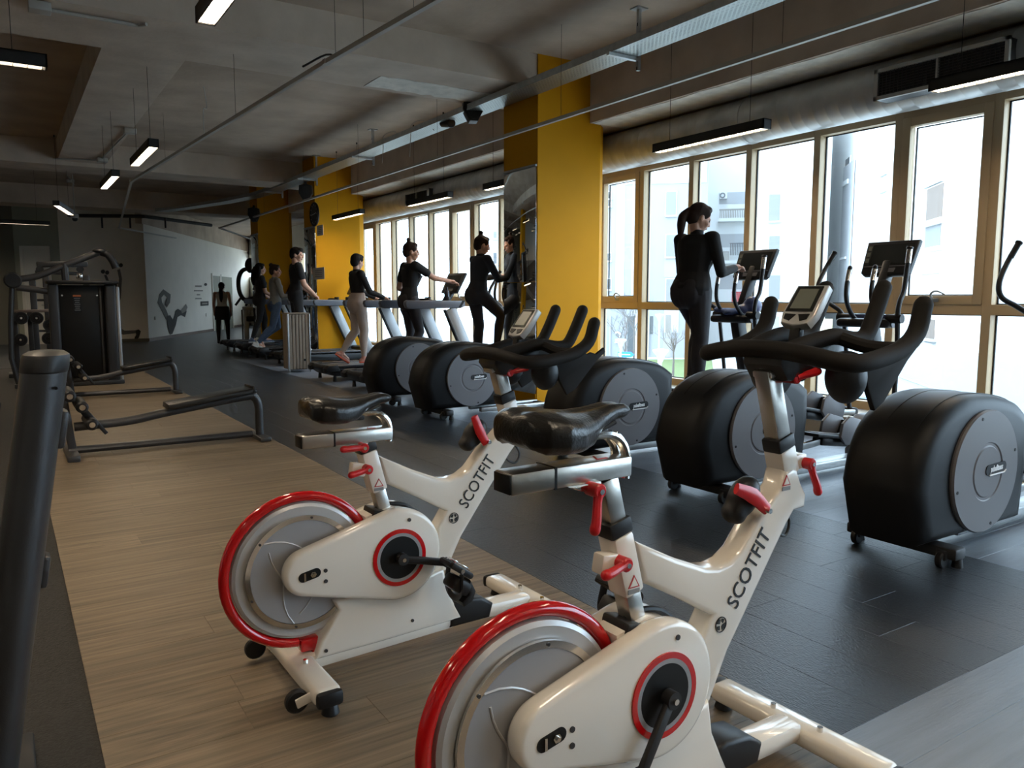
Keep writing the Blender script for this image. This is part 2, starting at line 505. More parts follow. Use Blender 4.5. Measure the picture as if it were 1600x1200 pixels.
# floor boards, laid across the room, and rubber tiles: every piece with its own joint
def plank_mesh(name, L, Wd, m):
    g = G(); h = 0.006; b = 0.0007
    x, y = L / 2 - 0.0005, Wd / 2 - 0.0005
    vs = [(-x, -y, -h), (x, -y, -h), (x, y, -h), (-x, y, -h), (-x, -y, -b), (x, -y, -b), (x, y, -b), (-x, y, -b),
          (-x + b, -y + b, 0), (x - b, -y + b, 0), (x - b, y - b, 0), (-x + b, y - b, 0)]
    fs = [[0, 1, 5, 4], [1, 2, 6, 5], [2, 3, 7, 6], [3, 0, 4, 7], [4, 5, 9, 8], [5, 6, 10, 9], [6, 7, 11, 10], [7, 4, 8, 11], [8, 9, 10, 11]]
    g.add(vs, fs); me = g.mesh(name, 20); me.materials.append(MATS[m]); return me
_pl = {}
def lay(name, m, x0, x1, y0, y1, w, L):
    y = y0; row = 0
    while y < y1 - 0.02:
        ww = min(w, y1 - y)
        xs = [x0]; off = random.uniform(0.25, 1.0) * L; x = x0 + off
        while x < x1 - 0.12:
            xs.append(x); x += L
        xs.append(x1)
        for a, b in zip(xs[:-1], xs[1:]):
            key = (name, round((b - a) * 25) / 25, round(ww, 3))
            if key not in _pl:
                _pl[key] = plank_mesh(name, 1.0, ww, m)
            o = link(name, _pl[key], floor, ((a + b) / 2, y + ww / 2, 0.0))
            o.scale = (b - a, 1, 1)
        y += w; row += 1
WA, WB, WC = 0.155, 1.935, 3.86
lay('wood_plank', 'wood_plank', WA, WB, 0.35, 15.5, 0.187, 1.27)
lay('grey_plank', 'grey_plank', WC, 6.2, 0.35, 16.5, 0.187, 1.27)
lay('grey_plank', 'grey_plank', WB, WC, 0.35, 1.27, 0.184, 1.27)
_dw = (WC - WB) / 8
_dm = {}
for c in range(8):
    y = 1.27 - (random.random() if c else 0.4) * 0.0; cuts = [1.27]
    yy = 1.27 + random.uniform(0.3, 1.2)
    while yy < 16.4:
        cuts.append(yy); yy += 1.27
    cuts.append(16.5)
    for a, b in zip(cuts[:-1], cuts[1:]):
        if not _dm: _dm['m'] = plank_mesh('dark_plank', _dw, 1.0, 'dark_plank')
        o = link('dark_plank', _dm['m'], floor, (WB + (c + 0.5) * _dw, (a + b) / 2, 0)); o.scale = (1, b - a, 1)

struct(G().prism([(-6.9, 16.5), (6.2, 16.5), (6.65, 16.9), (9.3, 23.6), (9.3, 36.0), (-6.9, 36.0)], -0.0045, 0.0, plane='xy').build('floor_far', 'dark_plank'))
# outer walls that close the hall
wallbox('wall_left', 'wall_white', -7.2, -7.0, -6.2, 25.2, 0, SLAB)
wallbox('wall_back', 'wall_white', -7.0, 6.8, -6.2, -6.0, 0, SLAB)
# far end: grey wall with mural, white wall running off at an angle, green-grey door bay, dark bay
wallseg('wall_far_grey', 'wall_grey', (1.35, 24.5), (3.44, 24.5), 0, SLAB)
wallseg('wall_far_white', 'wall_white', (3.44, 24.5), (9.6, 37.0), 0, 3.32)
wallseg('wall_far_band', 'concrete', (3.40, 24.42), (9.6, 36.92), 3.32, SLAB, 0.2)
wallseg('wall_far_green', 'wall_green_grey', (0.32, 24.9), (1.35, 24.5), 0, SLAB)
wallseg('wall_far_dark', 'wall_dark', (-7.0, 24.9), (0.32, 24.9), 0, SLAB)
wallseg('baseboard_grey', 'wall_dark', (1.4, 24.47), (3.44, 24.47), 0, 0.09, 0.03)
wallseg('baseboard_white', 'bench_tan', (3.45, 24.45), (9.6, 36.95), 0, 0.09, 0.03)
wallbox('wall_right_end', 'wall_grey', 9.5, 9.7, 23.7, 37.2, 0, 2.2)
wallbox('wall_right_end_top', 'wall_grey', 9.5, 9.7, 23.7, 37.2, 2.9, SLAB)
for _i in range(10):
    wallbox('trim_%d' % (30 + _i), 'frame_bounce_tan', 9.52, 9.66, 23.8 + _i * 1.4, 23.9 + _i * 1.4, 2.2, 2.9)
wallseg('wall_right_turn', 'wall_white', (9.6, 23.8), (6.75, 16.75), 0, SLAB)

# ceiling beams
T1 = wallbox('ceiling_beam', 'beam_concrete', -7, 5.95, 7.515, 8.65, 3.62, SLAB)
wallbox('ceiling_beam', 'beam_concrete', -7, 5.95, 16.0, 16.9, 3.55, SLAB)
wallbox('ceiling_beam', 'beam_concrete', -7, 8.7, 22.4, 23.3, 3.50, SLAB)
wallbox('ceiling_beam', 'beam_concrete', -7, 5.95, -0.6, 0.4, 3.62, SLAB)
wallbox('ceiling_beam', 'beam_concrete', 0.93, 1.68, 8.65, 16.0, 3.621, SLAB)
LB = wallbox('ceiling_beam', 'beam_concrete', 5.95, 6.53, -6, 20.4, 3.30, SLAB)
# irregular plaster skim on the beams' undersides
def patch(pts, z, name='plaster_patch', th=0.006):
    o = G().prism(pts, z - th, z, plane='xy').build(name, 'plaster_patch', LB); return o
def ragged(x0, x1, y0, y1, n=26, j=0.035):
    P = []
    for i in range(n + 1):
        P.append((x0 + random.uniform(0, j), y0 + (y1 - y0) * i / n))
    for i in range(n, -1, -1):
        P.append((x1 - random.uniform(0, j), y0 + (y1 - y0) * i / n))
    return P
patch(ragged(5.96, 6.50, -1.0, 7.48, 40), 3.30)
patch(ragged(5.96, 6.52, 8.9, 14.9, 30), 3.30)
patch(ragged(5.96, 6.52, 15.9, 19.1, 12), 3.30)
_p = []
for i in range(17): _p.append((3.55 + i * 0.1, 8.08 + random.uniform(-.03, .03)))
for i in range(16, -1, -1): _p.append((3.55 + i * 0.1, 8.52 + random.uniform(-.04, .04)))
G().prism(_p, 3.614, 3.62, plane='xy').build('plaster_patch', 'plaster_patch', T1)

# columns
def column(y, d, x0=5.2, x1=6.11, ch=0.13):
    return struct(G().prism([(x0, y), (x1, y), (x1 + ch, y + 0.11), (x1 + ch, y + d), (x0, y + d)], 0, SLAB, plane='xy').build('wall_column', 'yellow_paint'))
C1 = column(7.5, 0.72); C2 = column(15.1, 0.68); C3 = column(19.2, 0.65, 5.2, 5.95, 0.1)
column(15.3, 0.7, -1.55, -0.55, 0.1); column(7.5, 0.7, -2.2, -1.2, 0.1)
def mirror(y0, y1, z1, n, label, x=5.2, m='mirror'):
    t = thing('wall_mirror', label, 'mirror', (x, (y0 + y1) / 2, 0), 0)
    h = (z1 - 0.12) / n
    for i in range(n):
        G().box((-0.006, 0, 0.12 + h * (i + 0.5)), (0.012, y1 - y0 - 0.01, h - 0.004), 0.002).build('mirror_panel', m, t)
    G().box((-0.012, 0, z1 + 0.012), (0.024, y1 - y0, 0.024)).build('top_trim', 'galvanised', t)
    G().box((-0.008, 0, 0.06), (0.016, y1 - y0, 0.12)).build('base_trim', 'yellow_paint', t)
mirror(7.51, 8.21, 2.74, 2, 'tall wall mirror on the broad yellow column beside the cross trainers')
mirror(15.11, 15.77, 2.62, 2, 'tall wall mirror below the round clock on the yellow column behind the treadmills')
mirror(19.21, 19.84, 2.75, 2, 'pale mirror on the yellow column beyond the three people on treadmills')

# ------------------------------------------------------------------ window wall
MOD, Y0 = 0.835, 3.29
ZB, ZT, ZH = 0.20, 1.15, 2.90
wallbox('wall_right_low', 'sill_stone', 6.2, XW + 0.12, -6, 16.75, 0, 0.17)
struct(G().box((6.47, 5.4, 0.185), (0.56, 22.7, 0.03), 0.006).build('trim_1', 'sill_stone'))
wallbox('wall_right_top', 'concrete', XW + 0.02, XW + 0.25, -6, 16.75, ZH, SLAB)
struct(G().box((XW + 0.0, 5.4, ZH + 0.035), (0.05, 22.6, 0.05), 0.008).build('trim_2', 'frame_bounce_tan'))
FD = 0.13           # frame depth
nwin = 0
for k in range(-11, 16):
    ya = Y0 + MOD * k; yb = ya + MOD
    nwin += 1
    g = G()
    xm = XW + FD / 2
    g.box((xm, ya, (ZB + ZH) / 2), (FD, 0.075, ZH - ZB), 0.004)
    g.box((xm, (ya + yb) / 2, ZH - 0.045), (FD, MOD - 0.075, 0.09))
    g.box((xm, (ya + yb) / 2, ZB + 0.04), (FD, MOD - 0.075, 0.08))
    g.box((xm, (ya + yb) / 2, ZT), (FD, MOD - 0.075, 0.085))
    w = struct(g.build('window_%d' % nwin, 'frame_bounce_tan'))
    sash = (k % 5 == 0)
    xg = XW + 0.10
    lo, hi = ZB + 0.08, ZT - 0.0425
    ul, uh = ZT + 0.0425, ZH - 0.09
    i = 0.0375
    if sash:
        s_ = G(); f_ = 0.075
        for (c, d) in (((XW + 0.03, ya + i + f_ / 2, (ul + uh) / 2), (0.08, f_, uh - ul)), ((XW + 0.03, yb - i - f_ / 2, (ul + uh) / 2), (0.08, f_, uh - ul)),
                       ((XW + 0.03, (ya + yb) / 2, ul + f_ / 2), (0.08, MOD - 2 * i - 2 * f_, f_)), ((XW + 0.03, (ya + yb) / 2, uh - f_ / 2), (0.08, MOD - 2 * i - 2 * f_, f_))):
            s_.box(c, d, 0.004)
        so = s_.build('sash', 'frame_bounce_tan', w)
        yc = (ya + yb) / 2
        G().box((XW - 0.018, yc, ul + 0.035), (0.02, 0.06, 0.03), 0.004).tube([(XW - 0.03, yc + 0.02, ul + 0.045), (XW - 0.05, yc + 0.02, ul + 0.09), (XW - 0.055, yc - 0.03, ul + 0.115), (XW - 0.055, yc - 0.10, ul + 0.085)], [0.010, 0.010, 0.009, 0.007], 8, smooth=4).build('handle', 'galvanised', so)
        i += 0.0
    for (z0, z1, e) in ((lo, hi, 0.0), (ul, uh, 0.075 if sash else 0.0)):
        y0_, y1_ = ya + i + e, yb - i - e
        p = G().box((xg, (y0_ + y1_) / 2, (z0 + z1) / 2), (0.012, y1_ - y0_, z1 - z0 - 2 * e)).build('pane', 'glass', w)
        q = G(); z0 += e; z1 -= e
        for c, d in (((xg - 0.008, y0_ + 0.006, (z0 + z1) / 2), (0.014, 0.012, z1 - z0)), ((xg - 0.008, y1_ - 0.006, (z0 + z1) / 2), (0.014, 0.012, z1 - z0)),
                     ((xg - 0.008, (y0_ + y1_) / 2, z0 + 0.005), (0.014, y1_ - y0_, 0.010)), ((xg - 0.008, (y0_ + y1_) / 2, z1 - 0.005), (0.014, y1_ - y0_, 0.010))):
            q.box(c, d)
        q.build('gasket', 'gasket', w)

# doors in the far walls
def door(n, a, b, z1, m, label=None, glass=False):
    d = V((b[0] - a[0], b[1] - a[1], 0)); L = d.length
    o = struct(link('door_%d' % n, None)); o.location = (a[0], a[1], 0); o.rotation_euler = (0, 0, math.atan2(d.y, d.x))
    G().box((0.04, -0.02, z1 / 2), (0.08, 0.06, z1)).box((L - 0.04, -0.02, z1 / 2), (0.08, 0.06, z1)).box((L / 2, -0.02, z1 - 0.04), (L - 0.16, 0.06, 0.08)).build('door_frame', m, o)
    G().box((L / 2, -0.01, (z1 - 0.08) / 2), (L - 0.16, 0.04, z1 - 0.08)).build('door_leaf', 'door_glass' if glass else m, o)
    G().box((L - 0.2, -0.06, 1.05), (0.12, 0.03, 0.03), 0.006).build('handle', 'galvanised', o)
    return o
door(1, (0.45, 24.84), (1.12, 24.58), 2.62, 'door_white')
_u = V((9.6 - 3.44, 37.0 - 24.5, 0)).normalized()
def onW1(s): return (3.44 + _u.x * s, 24.5 + _u.y * s)
_pa = onx(331, 465, 6.0)
def w1_s(u):      # distance along the angled white wall seen in pixel column u
    d = ray(u, 465); # solve (3.44,24.5)+s*_u = t*d
    t = (3.44 * _u.y - 24.5 * _u.x) / (d.x * _u.y - d.y * _u.x)
    return ((d.x * t - 3.44) * _u.x + (d.y * t - 24.5) * _u.y)
door(2, onW1(w1_s(331)), onW1(w1_s(344)), 2.15, 'wall_white', glass=True)
door(3, onW1(w1_s(345)), onW1(w1_s(362)), 2.15, 'wall_white', glass=True)
# ------------------------------------------------------------------ ceiling services
def pendant(label, c, L=1.4, rz=0.0, z=2.72, top=SLAB):
    t = thing('pendant_light', label, 'ceiling light', (c[0], c[1], z), rz, 'black linear pendant lights')
    w, h = 0.10, 0.085
    g = G()
    g.box((0, 0, h - 0.004), (w, L, 0.008)); g.box((-w / 2 + 0.004, 0, h / 2), (0.008, L, h)); g.box((w / 2 - 0.004, 0, h / 2), (0.008, L, h))
    g.box((0, -L / 2 + 0.006, h / 2), (w, 0.012, h)); g.box((0, L / 2 - 0.006, h / 2), (w, 0.012, h))
    g.build('housing', 'lamp_black', t)
    G().box((0, 0, 0.024), (w - 0.024, L - 0.05, 0.008)).build('diffuser', 'lamp_glow', t)
    g = G(); n = 16
    for i in range(n + 1):
        g.box((0, -L / 2 + 0.03 + (L - 0.06) * i / n, 0.010), (w - 0.018, 0.004, 0.018))
    g.build('louvre', 'louvre', t)['kind'] = 'stuff'
    for s in (-1, 1):
        G().tube([(0, s * L * 0.36, h), (0, s * L * 0.36, top - z)], 0.0025, 5).build('suspension_wire', 'gunmetal_dark', t)
        G().cyl((0, s * L * 0.36, top - z - 0.03), (0, s * L * 0.36, top - z), 0.012, n=8).build('ceiling_fixing', 'gunmetal_dark', t)
    return t
pendant('black pendant light between the large duct vent and the broad yellow column', (5.70, 5.40))
pendant('black pendant light hung just below the large grey duct vent', (5.72, 2.56))
pendant('black pendant light below the small vent over the treadmill windows', (5.62, 11.06))
pendant('black pendant light half hidden behind the yellow column by the beige-trousered walker', (5.40, 13.9))
pendant('black pendant light partly hidden behind the broad yellow column', (5.68, 8.75))
_a = onz(305, 24, 2.76)
pendant('lit black pendant light under the first concrete beam near the pale conduit box', (_a.x + 0.05, _a.y - 0.7))
_a, _b = onz(200, 259, 2.78), onz(252, 231, 2.78)
pendant('lit black pendant light beside the bend of the long pale track', ((_a.x + _b.x) / 2, (_a.y + _b.y) / 2), z=2.78)
_a, _b = onz(155, 296, 2.78), onz(189, 275, 2.78)
pendant('lit black pendant light over the multi gym, second in line from the far wall', ((_a.x + _b.x) / 2, (_a.y + _b.y) / 2), z=2.78)
_a = onz(100, 329, 2.78)
pendant('small lit pendant light turned askew next to the dome camera', (_a.x, _a.y), rz=-0.2, L=1.6, z=2.78)
_a = onz(74, 108, 2.78)
pendant('black pendant light hung crosswise over the weight machines', (_a.x - 0.7, _a.y), rz=PI / 2, z=2.78, top=SLAB)
_a = onz(74, 352, 2.78)
pendant('dark pendant light hung crosswise before the dark far wall', (_a.x - 0.8, _a.y), L=1.7, rz=PI / 2, z=2.78)

# added pendants out of view, put in as warm fill light
for _i, (_x, _y, _w) in enumerate(((-1.6, 1.5, 'over the open floor left of the wood edge'), (-1.6, 6.5, 'left of the decline bench'), (-1.6, 12.0, 'left of the multi gym'), (-1.6, 18.0, 'left of the cable station'), (-4.6, 3.0, 'by the dark side wall near the first beam'), (-4.6, 9.0, 'by the dark side wall past the first beam'), (-4.6, 15.0, 'by the dark side wall near the yellow pillar'), (-4.6, 21.0, 'by the dark side wall at the far end'), (1.2, -2.6, 'behind the machine upright'), (3.6, -2.6, 'over the bare floor behind the spin bikes'), (-1.6, -3.0, 'near the back wall on the side of the weight machines'), (1.2, 0.2, 'over the passage beside the machine upright'), (3.3, 0.2, 'over the pale planks beside the spin bikes'), (-0.4, 3.6, 'right above the leaning machine upright'), (-1.7, 20.0, 'left of the askew light before the dark far wall'), (-0.75, 22.8, 'close to the dark far wall beside the white door'))):
    pendant('added unseen fill pendant ' + _w, (_x, _y))
# spiral duct over the windows
g = G(); prof = []
y = -5.8
while y < 16.6:
    prof += [(0.225, y), (0.225, y + 0.116), (0.2262, y + 0.12), (0.2262, y + 0.126)]
    y += 0.13
g.lathe(prof, (6.54, 0, 3.05), (0, 1, 0), 28)
duct = thing('air_duct', 'grey spiral air duct running above the window frames', 'duct', (0, 0, 0))
g.build('duct_tube', 'duct_metal', duct)
for yy in (-3.2, 1.9, 5.6, 9.6, 13.0):
    G().ring((6.54, yy, 3.05), (0, 1, 0), 0.224, 0.234, -0.02, 0.02, 28).build('joint_collar', 'duct_metal', duct)
    G().box((6.5, yy, 3.45), (0.03, 0.02, 0.33)).build('hanger_strap', 'galvanised', duct)
def vent(label, y0, y1, z0, z1, xf, mesh_m='black_metal'):
    t = thing('duct_vent', label, 'air vent', (xf, (y0 + y1) / 2, (z0 + z1) / 2))
    L, H = y1 - y0, z1 - z0; f = 0.03
    G().box((0, L / 2 - f / 2, 0), (0.03, f, H)).box((0, -L / 2 + f / 2, 0), (0.03, f, H)).box((0, 0, H / 2 - f / 2), (0.03, L, f)).box((0, 0, -H / 2 + f / 2), (0.03, L, f)).box((0, 0, 0), (0.03, 0.012, H)).build('vent_frame', 'conduit_white', t)
    G().box((0.11, 0, 0), (0.17, L * 0.98, H * 0.96)).build('vent_box', mesh_m, t)
    nh = 12; nv = int(L / 0.033)
    for i in range(1, nh):
        G().box((0.004, 0, -H / 2 + H * i / nh), (0.006, L - 2 * f, 0.004)).build('louvre_blade', 'gunmetal', t)
    g = G()
    for i in range(1, nv):
        g.box((0.0, -L / 2 + L * i / nv, 0), (0.006, 0.004, H - 2 * f))
    g.build('louvre_grid', 'gunmetal', t)['kind'] = 'stuff'
vent('large grey grille vent on the air duct above the broad window panes', 2.98, 4.03, 2.88, 3.13, 6.21)
_a, _b = onx(633, 300, 6.22), onx(669, 300, 6.22)
vent('small grille vent on the duct over the treadmill windows', _b.y, _a.y, 2.90, 3.12, 6.22)

# perforated cable tray
TZ, TX = 3.52, 5.03
tr = thing('cable_tray', 'perforated steel cable tray hanging along the concrete beam', 'cable tray')
path = [V((TX, -5, TZ)), V((TX, 17.0, TZ)), V((4.9, 18.2, TZ - 0.02)), V((4.5, 19.4, TZ - 0.06)), V((3.9, 20.8, TZ - 0.1)), V((3.5, 21.9, TZ - 0.1))]
W2_ = 0.15
def strip(path, off, w, h, dz):
    L_, R_ = [], []
    n = len(path); rings = []
    for i, p in enumerate(path):
        d = (path[min(i + 1, n - 1)] - path[max(i - 1, 0)]); d.z = 0; d.normalize(); s = V((d.y, -d.x, 0))
        c = p + s * off + V((0, 0, dz))
        rings.append([c - s * w / 2, c + s * w / 2, c + s * w / 2 + V((0, 0, h)), c - s * w / 2 + V((0, 0, h))])
    return G().loft(rings)
strip(path, 0, 2 * W2_, 0.002, 0).build('tray_bottom', 'perforated_steel', tr)
strip(path, -W2_, 0.003, 0.07, 0).build('side_rail', 'galvanised', tr)
strip(path, W2_, 0.003, 0.07, 0).build('side_rail', 'galvanised', tr)
for j in range(5):
    strip(path, -0.09 + j * 0.042, 0.016, 0.014, 0.004).build('cable', 'black_metal', tr)
for u, hl in ((992, 'slotted steel tray hanger beside the broad yellow column'), (583, 'slotted steel tray hanger above the small duct vent'), (494, 'slotted steel tray hanger at the yellow column with the clock'), (440, 'slotted steel tray hanger nearest the far yellow column')):
    p = onx(u, 300, TX + 0.17)
    b = thing('tray_hanger', hl, 'bracket', (TX, p.y, 0), 0, 'slotted hangers of the cable tray')
    G().box((0.185, 0, (TZ + SLAB) / 2 - 0.06), (0.035, 0.03, SLAB - TZ + 0.12)).build('upright', 'galvanised', b)
    G().box((0.185, 0, SLAB - 0.006), (0.13, 0.11, 0.012)).build('ceiling_plate', 'galvanised', b)
    G().beam((0.185, 0.0, TZ - 0.02), (-0.19, 0.0, TZ - 0.02), 0.04, 0.03).build('arm', 'galvanised', b)
    g = G()
    for i in range(5):
        g.box((0.167, 0, TZ - 0.1 + i * 0.1), (0.004, 0.012, 0.03))
    g.build('slot', 'black_metal', b)

# slim lighting tracks
def track(label, pts, wires=(), z1=SLAB):
    t = thing('lighting_track', label, 'lighting track')
    for a, b in zip(pts[:-1], pts[1:]):
        G().beam(a, b, 0.036, 0.034).build('rail', 'conduit_white', t)
    for p in pts[1:-1]:
        G().box(p, (0.05, 0.05, 0.036)).build('corner_joint', 'conduit_white', t)
    for q in wires:
        G().tube([q, (q[0], q[1], z1)], 0.002, 5).build('suspension_wire', 'gunmetal_dark', t)
    return t
track('long pale lighting track running past the yellow columns', [(4.86, -3, 3.06), (4.86, 21.6, 3.06), onz(393, 374, 3.06)],
      [(4.86, y_, 3.07) for y_ in (-1.5, 1.2, 3.9, 6.6, 9.3, 12.0, 14.7, 17.4)])
_t = [onz(690, -6, 3.02), onz(510, 97, 3.02), onz(205, 283, 3.02), onz(186, 356, 3.02), onz(275, 372, 3.02)]
track('pale lighting track crossing below the concrete beams and bending at its far end', _t, [(_t[0].lerp(_t[1], f).x, _t[0].lerp(_t[1], f).y, 3.03) for f in (0.2, 0.62, 0.9)] + [(_t[1].lerp(_t[2], f).x, _t[1].lerp(_t[2], f).y, 3.03) for f in (0.3, 0.7)], 3.62)
_q = onz(517, 93, 3.05)
tag(G().tube([_q + V((-0.12, 0.3, 0.0)), _q + V((0, 0.1, 0.06)), _q + V((0.06, 0, 0.02)), _q], 0.008, 6, smooth=4).build('track_feed_cable', 'black_metal'), 'short black feed cable on the pale track crossing under the beams', 'cable')
# looping loose wires along the cable tray
for i, (u, v, v2) in enumerate(((597, 212, 255), (640, 195, 245))):
    a = onx(u, v2, 4.86); b = onx(u + 3, v, 4.92)
    tag(G().tube([a, a.lerp(b, 0.6), b, b + V((0.06, -0.25, 0.02)), b + V((0.12, -0.45, -0.14))], 0.005, 6, smooth=5).build('loop_wire', 'conduit_white'), 'pale loop of wire standing up from the lighting track by the cable tray', 'wire', 'loose wire loops over the track')
_a = onz(318, 135, SLAB - 0.01); _b = onz(319, 208, 3.05)
tag(G().tube([_a, (_a.x + 0.03, _a.y, 3.7), (_b.x, _b.y, 3.3), _b], 0.005, 6, smooth=5).build('drop_cable', 'conduit_white'), 'thin pale cable hanging from the slab onto the bending track', 'cable')

# surface conduits and junction boxes on the concrete
def conduit(label, pts, r=0.014, boxes=()):
    t = thing('surface_conduit', label, 'conduit')
    G().tube(pts, r, 8).build('pipe', 'conduit_white', t)
    for p in boxes:
        G().box(p, (0.16, 0.14, 0.07), 0.008).build('junction_box', 'conduit_white', t)
_z = 3.600
_cp = [onz(75, 15, _z), onz(215, 40, _z), onz(229, 38, _z)]
conduit('pale conduit with junction box under the near edge of the first beam', _cp, 0.016, [onz(62, 12, 3.58)])
_z = 3.60
conduit('pale conduit running down the long concrete beam to its end', [onz(200, 206, _z), onz(157, 250, _z), onz(84, 248, _z)], 0.014, [onz(203, 205, 3.58), onz(160, 250, 3.58)])
conduit('short pale conduit on the slab behind the second beam', [onz(106, 276, 3.94), onz(116, 289, 3.94)], 0.014, [onz(110, 283, 3.925)])

# loudspeakers and a dome camera under the ceiling
def speaker(label, p, s=1.0):
    t = thing('loudspeaker', label, 'loudspeaker', p)
    G().prism([(-0.13, 0.0), (-0.12, 0.14), (0.0, 0.17), (0.12, 0.14), (0.13, 0.0), (0.05, -0.15), (-0.05, -0.15)], -0.1, 0.1, 0.02).build('cabinet', 'black_plastic', t)
    G().prism([(-0.10, 0.01), (-0.09, 0.12), (0.09, 0.12), (0.10, 0.01), (0.03, -0.12), (-0.03, -0.12)], -0.108, -0.099).build('grille', 'speaker_cloth', t)
    G().box((0, 0.0, 0.19), (0.04, 0.04, 0.05)).build('bracket', 'black_metal', t)
    t.scale = (s, s, s); t.rotation_euler = (0, 0, -0.4)
speaker('black loudspeaker hung from the cable tray beside the broad yellow column', onx(739, 172, 5.0))
speaker('black loudspeaker at the top corner of the yellow column with the clock', onx(478, 302, 5.0))
speaker('black loudspeaker high up by the far yellow column', onx(397, 336, 4.9))
_p = onz(724, 196, 3.36)
t = thing('tray_spotlight', 'black spotlight head on the lower edge of the cable tray', 'spotlight', onx(700, 192, 4.98))
G().cyl((0, 0.15, 0.02), (0, -0.1, -0.02), 0.05, 0.06, 14, 0.008).build('head', 'black_metal', t)
G().box((0, 0.05, 0.08), (0.03, 0.05, 0.10)).build('bracket', 'black_metal', t)
t = thing('dome_camera', 'small white dome camera under the far ceiling', 'camera', onz(117, 341, 3.0))
G().cyl((0, 0, 0), (0, 0, 0.09), 0.075, 0.08, 16, 0.01).build('base', 'conduit_white', t)
G().ell((0, 0, -0.01), (0.06, 0.06, 0.06)).build('dome', 'screen_glass', t)
G().tube([(0, 0, 0.09), (0, 0, 0.95)], 0.012, 8).build('drop_rod', 'conduit_white', t)
# dark pipework below the far ceiling
pp = thing('ceiling_pipe', 'dark pipe run below the far concrete beam with short drop rods', 'pipe')
G().tube([onz(20, 336, 3.45), onz(225, 338, 3.45), onz(330, 352, 3.45)], 0.05, 10).build('pipe', 'gunmetal_dark', pp)
for u in (159, 203, 258):
    p = onz(u, 340, 3.42)
    G().cyl(p, p + V((0, 0, -0.28)), 0.025, n=8).build('sprinkler_drop', 'gunmetal_dark', pp)
# ------------------------------------------------------------------ indoor cycles
def hull2(c0, r0, c1, r1, n=40):
    # outline around two circles (c0 the big one)
    c0, c1 = V((*c0, 0)), V((*c1, 0)); d = c1 - c0; L = d.length; a = math.atan2(d.y, d.x); b = math.acos((r0 - r1) / L)
    P = []
    for i in range(n + 1):
        t = a + b + (2 * PI - 2 * b) * i / n; P.append((c0.x + r0 * math.cos(t), c0.y + r0 * math.sin(t)))
    for i in range(n // 2 + 1):
        t = a - b + 2 * b * i / (n // 2); P.append((c1.x + r1 * math.cos(t), c1.y + r1 * math.sin(t)))
    return P
def off(P, d):      # move along a direction
    return tuple(P[i] + d[i] for i in range(3))
def red_lever(parent, piv, tip, axis=(0, 1, 0), bolt=True):
    piv, tip = V(piv), V(tip); ax = V(axis)
    g = G()
    g.cyl(piv - ax * 0.012, piv + ax * 0.03, 0.016, 0.015, 14, 0.003)
    d = (tip - piv)
    g.tube([piv - ax * 0.004, piv + d * 0.3 - ax * 0.006, piv + d * 0.75 - ax * 0.012, tip - ax * 0.012], [0.011, 0.0095, 0.0105, 0.011], 10, smooth=3)
    g.capsule(tip - ax * 0.012 - d.normalized() * 0.006, tip - ax * 0.012, 0.0115)
    o = g.build('release_lever', 'lever_red', parent)
    if bolt: G().cyl(piv - ax * 0.016, piv - ax * 0.011, 0.006, n=8).build('lever_bolt', 'chrome', o)
    return o
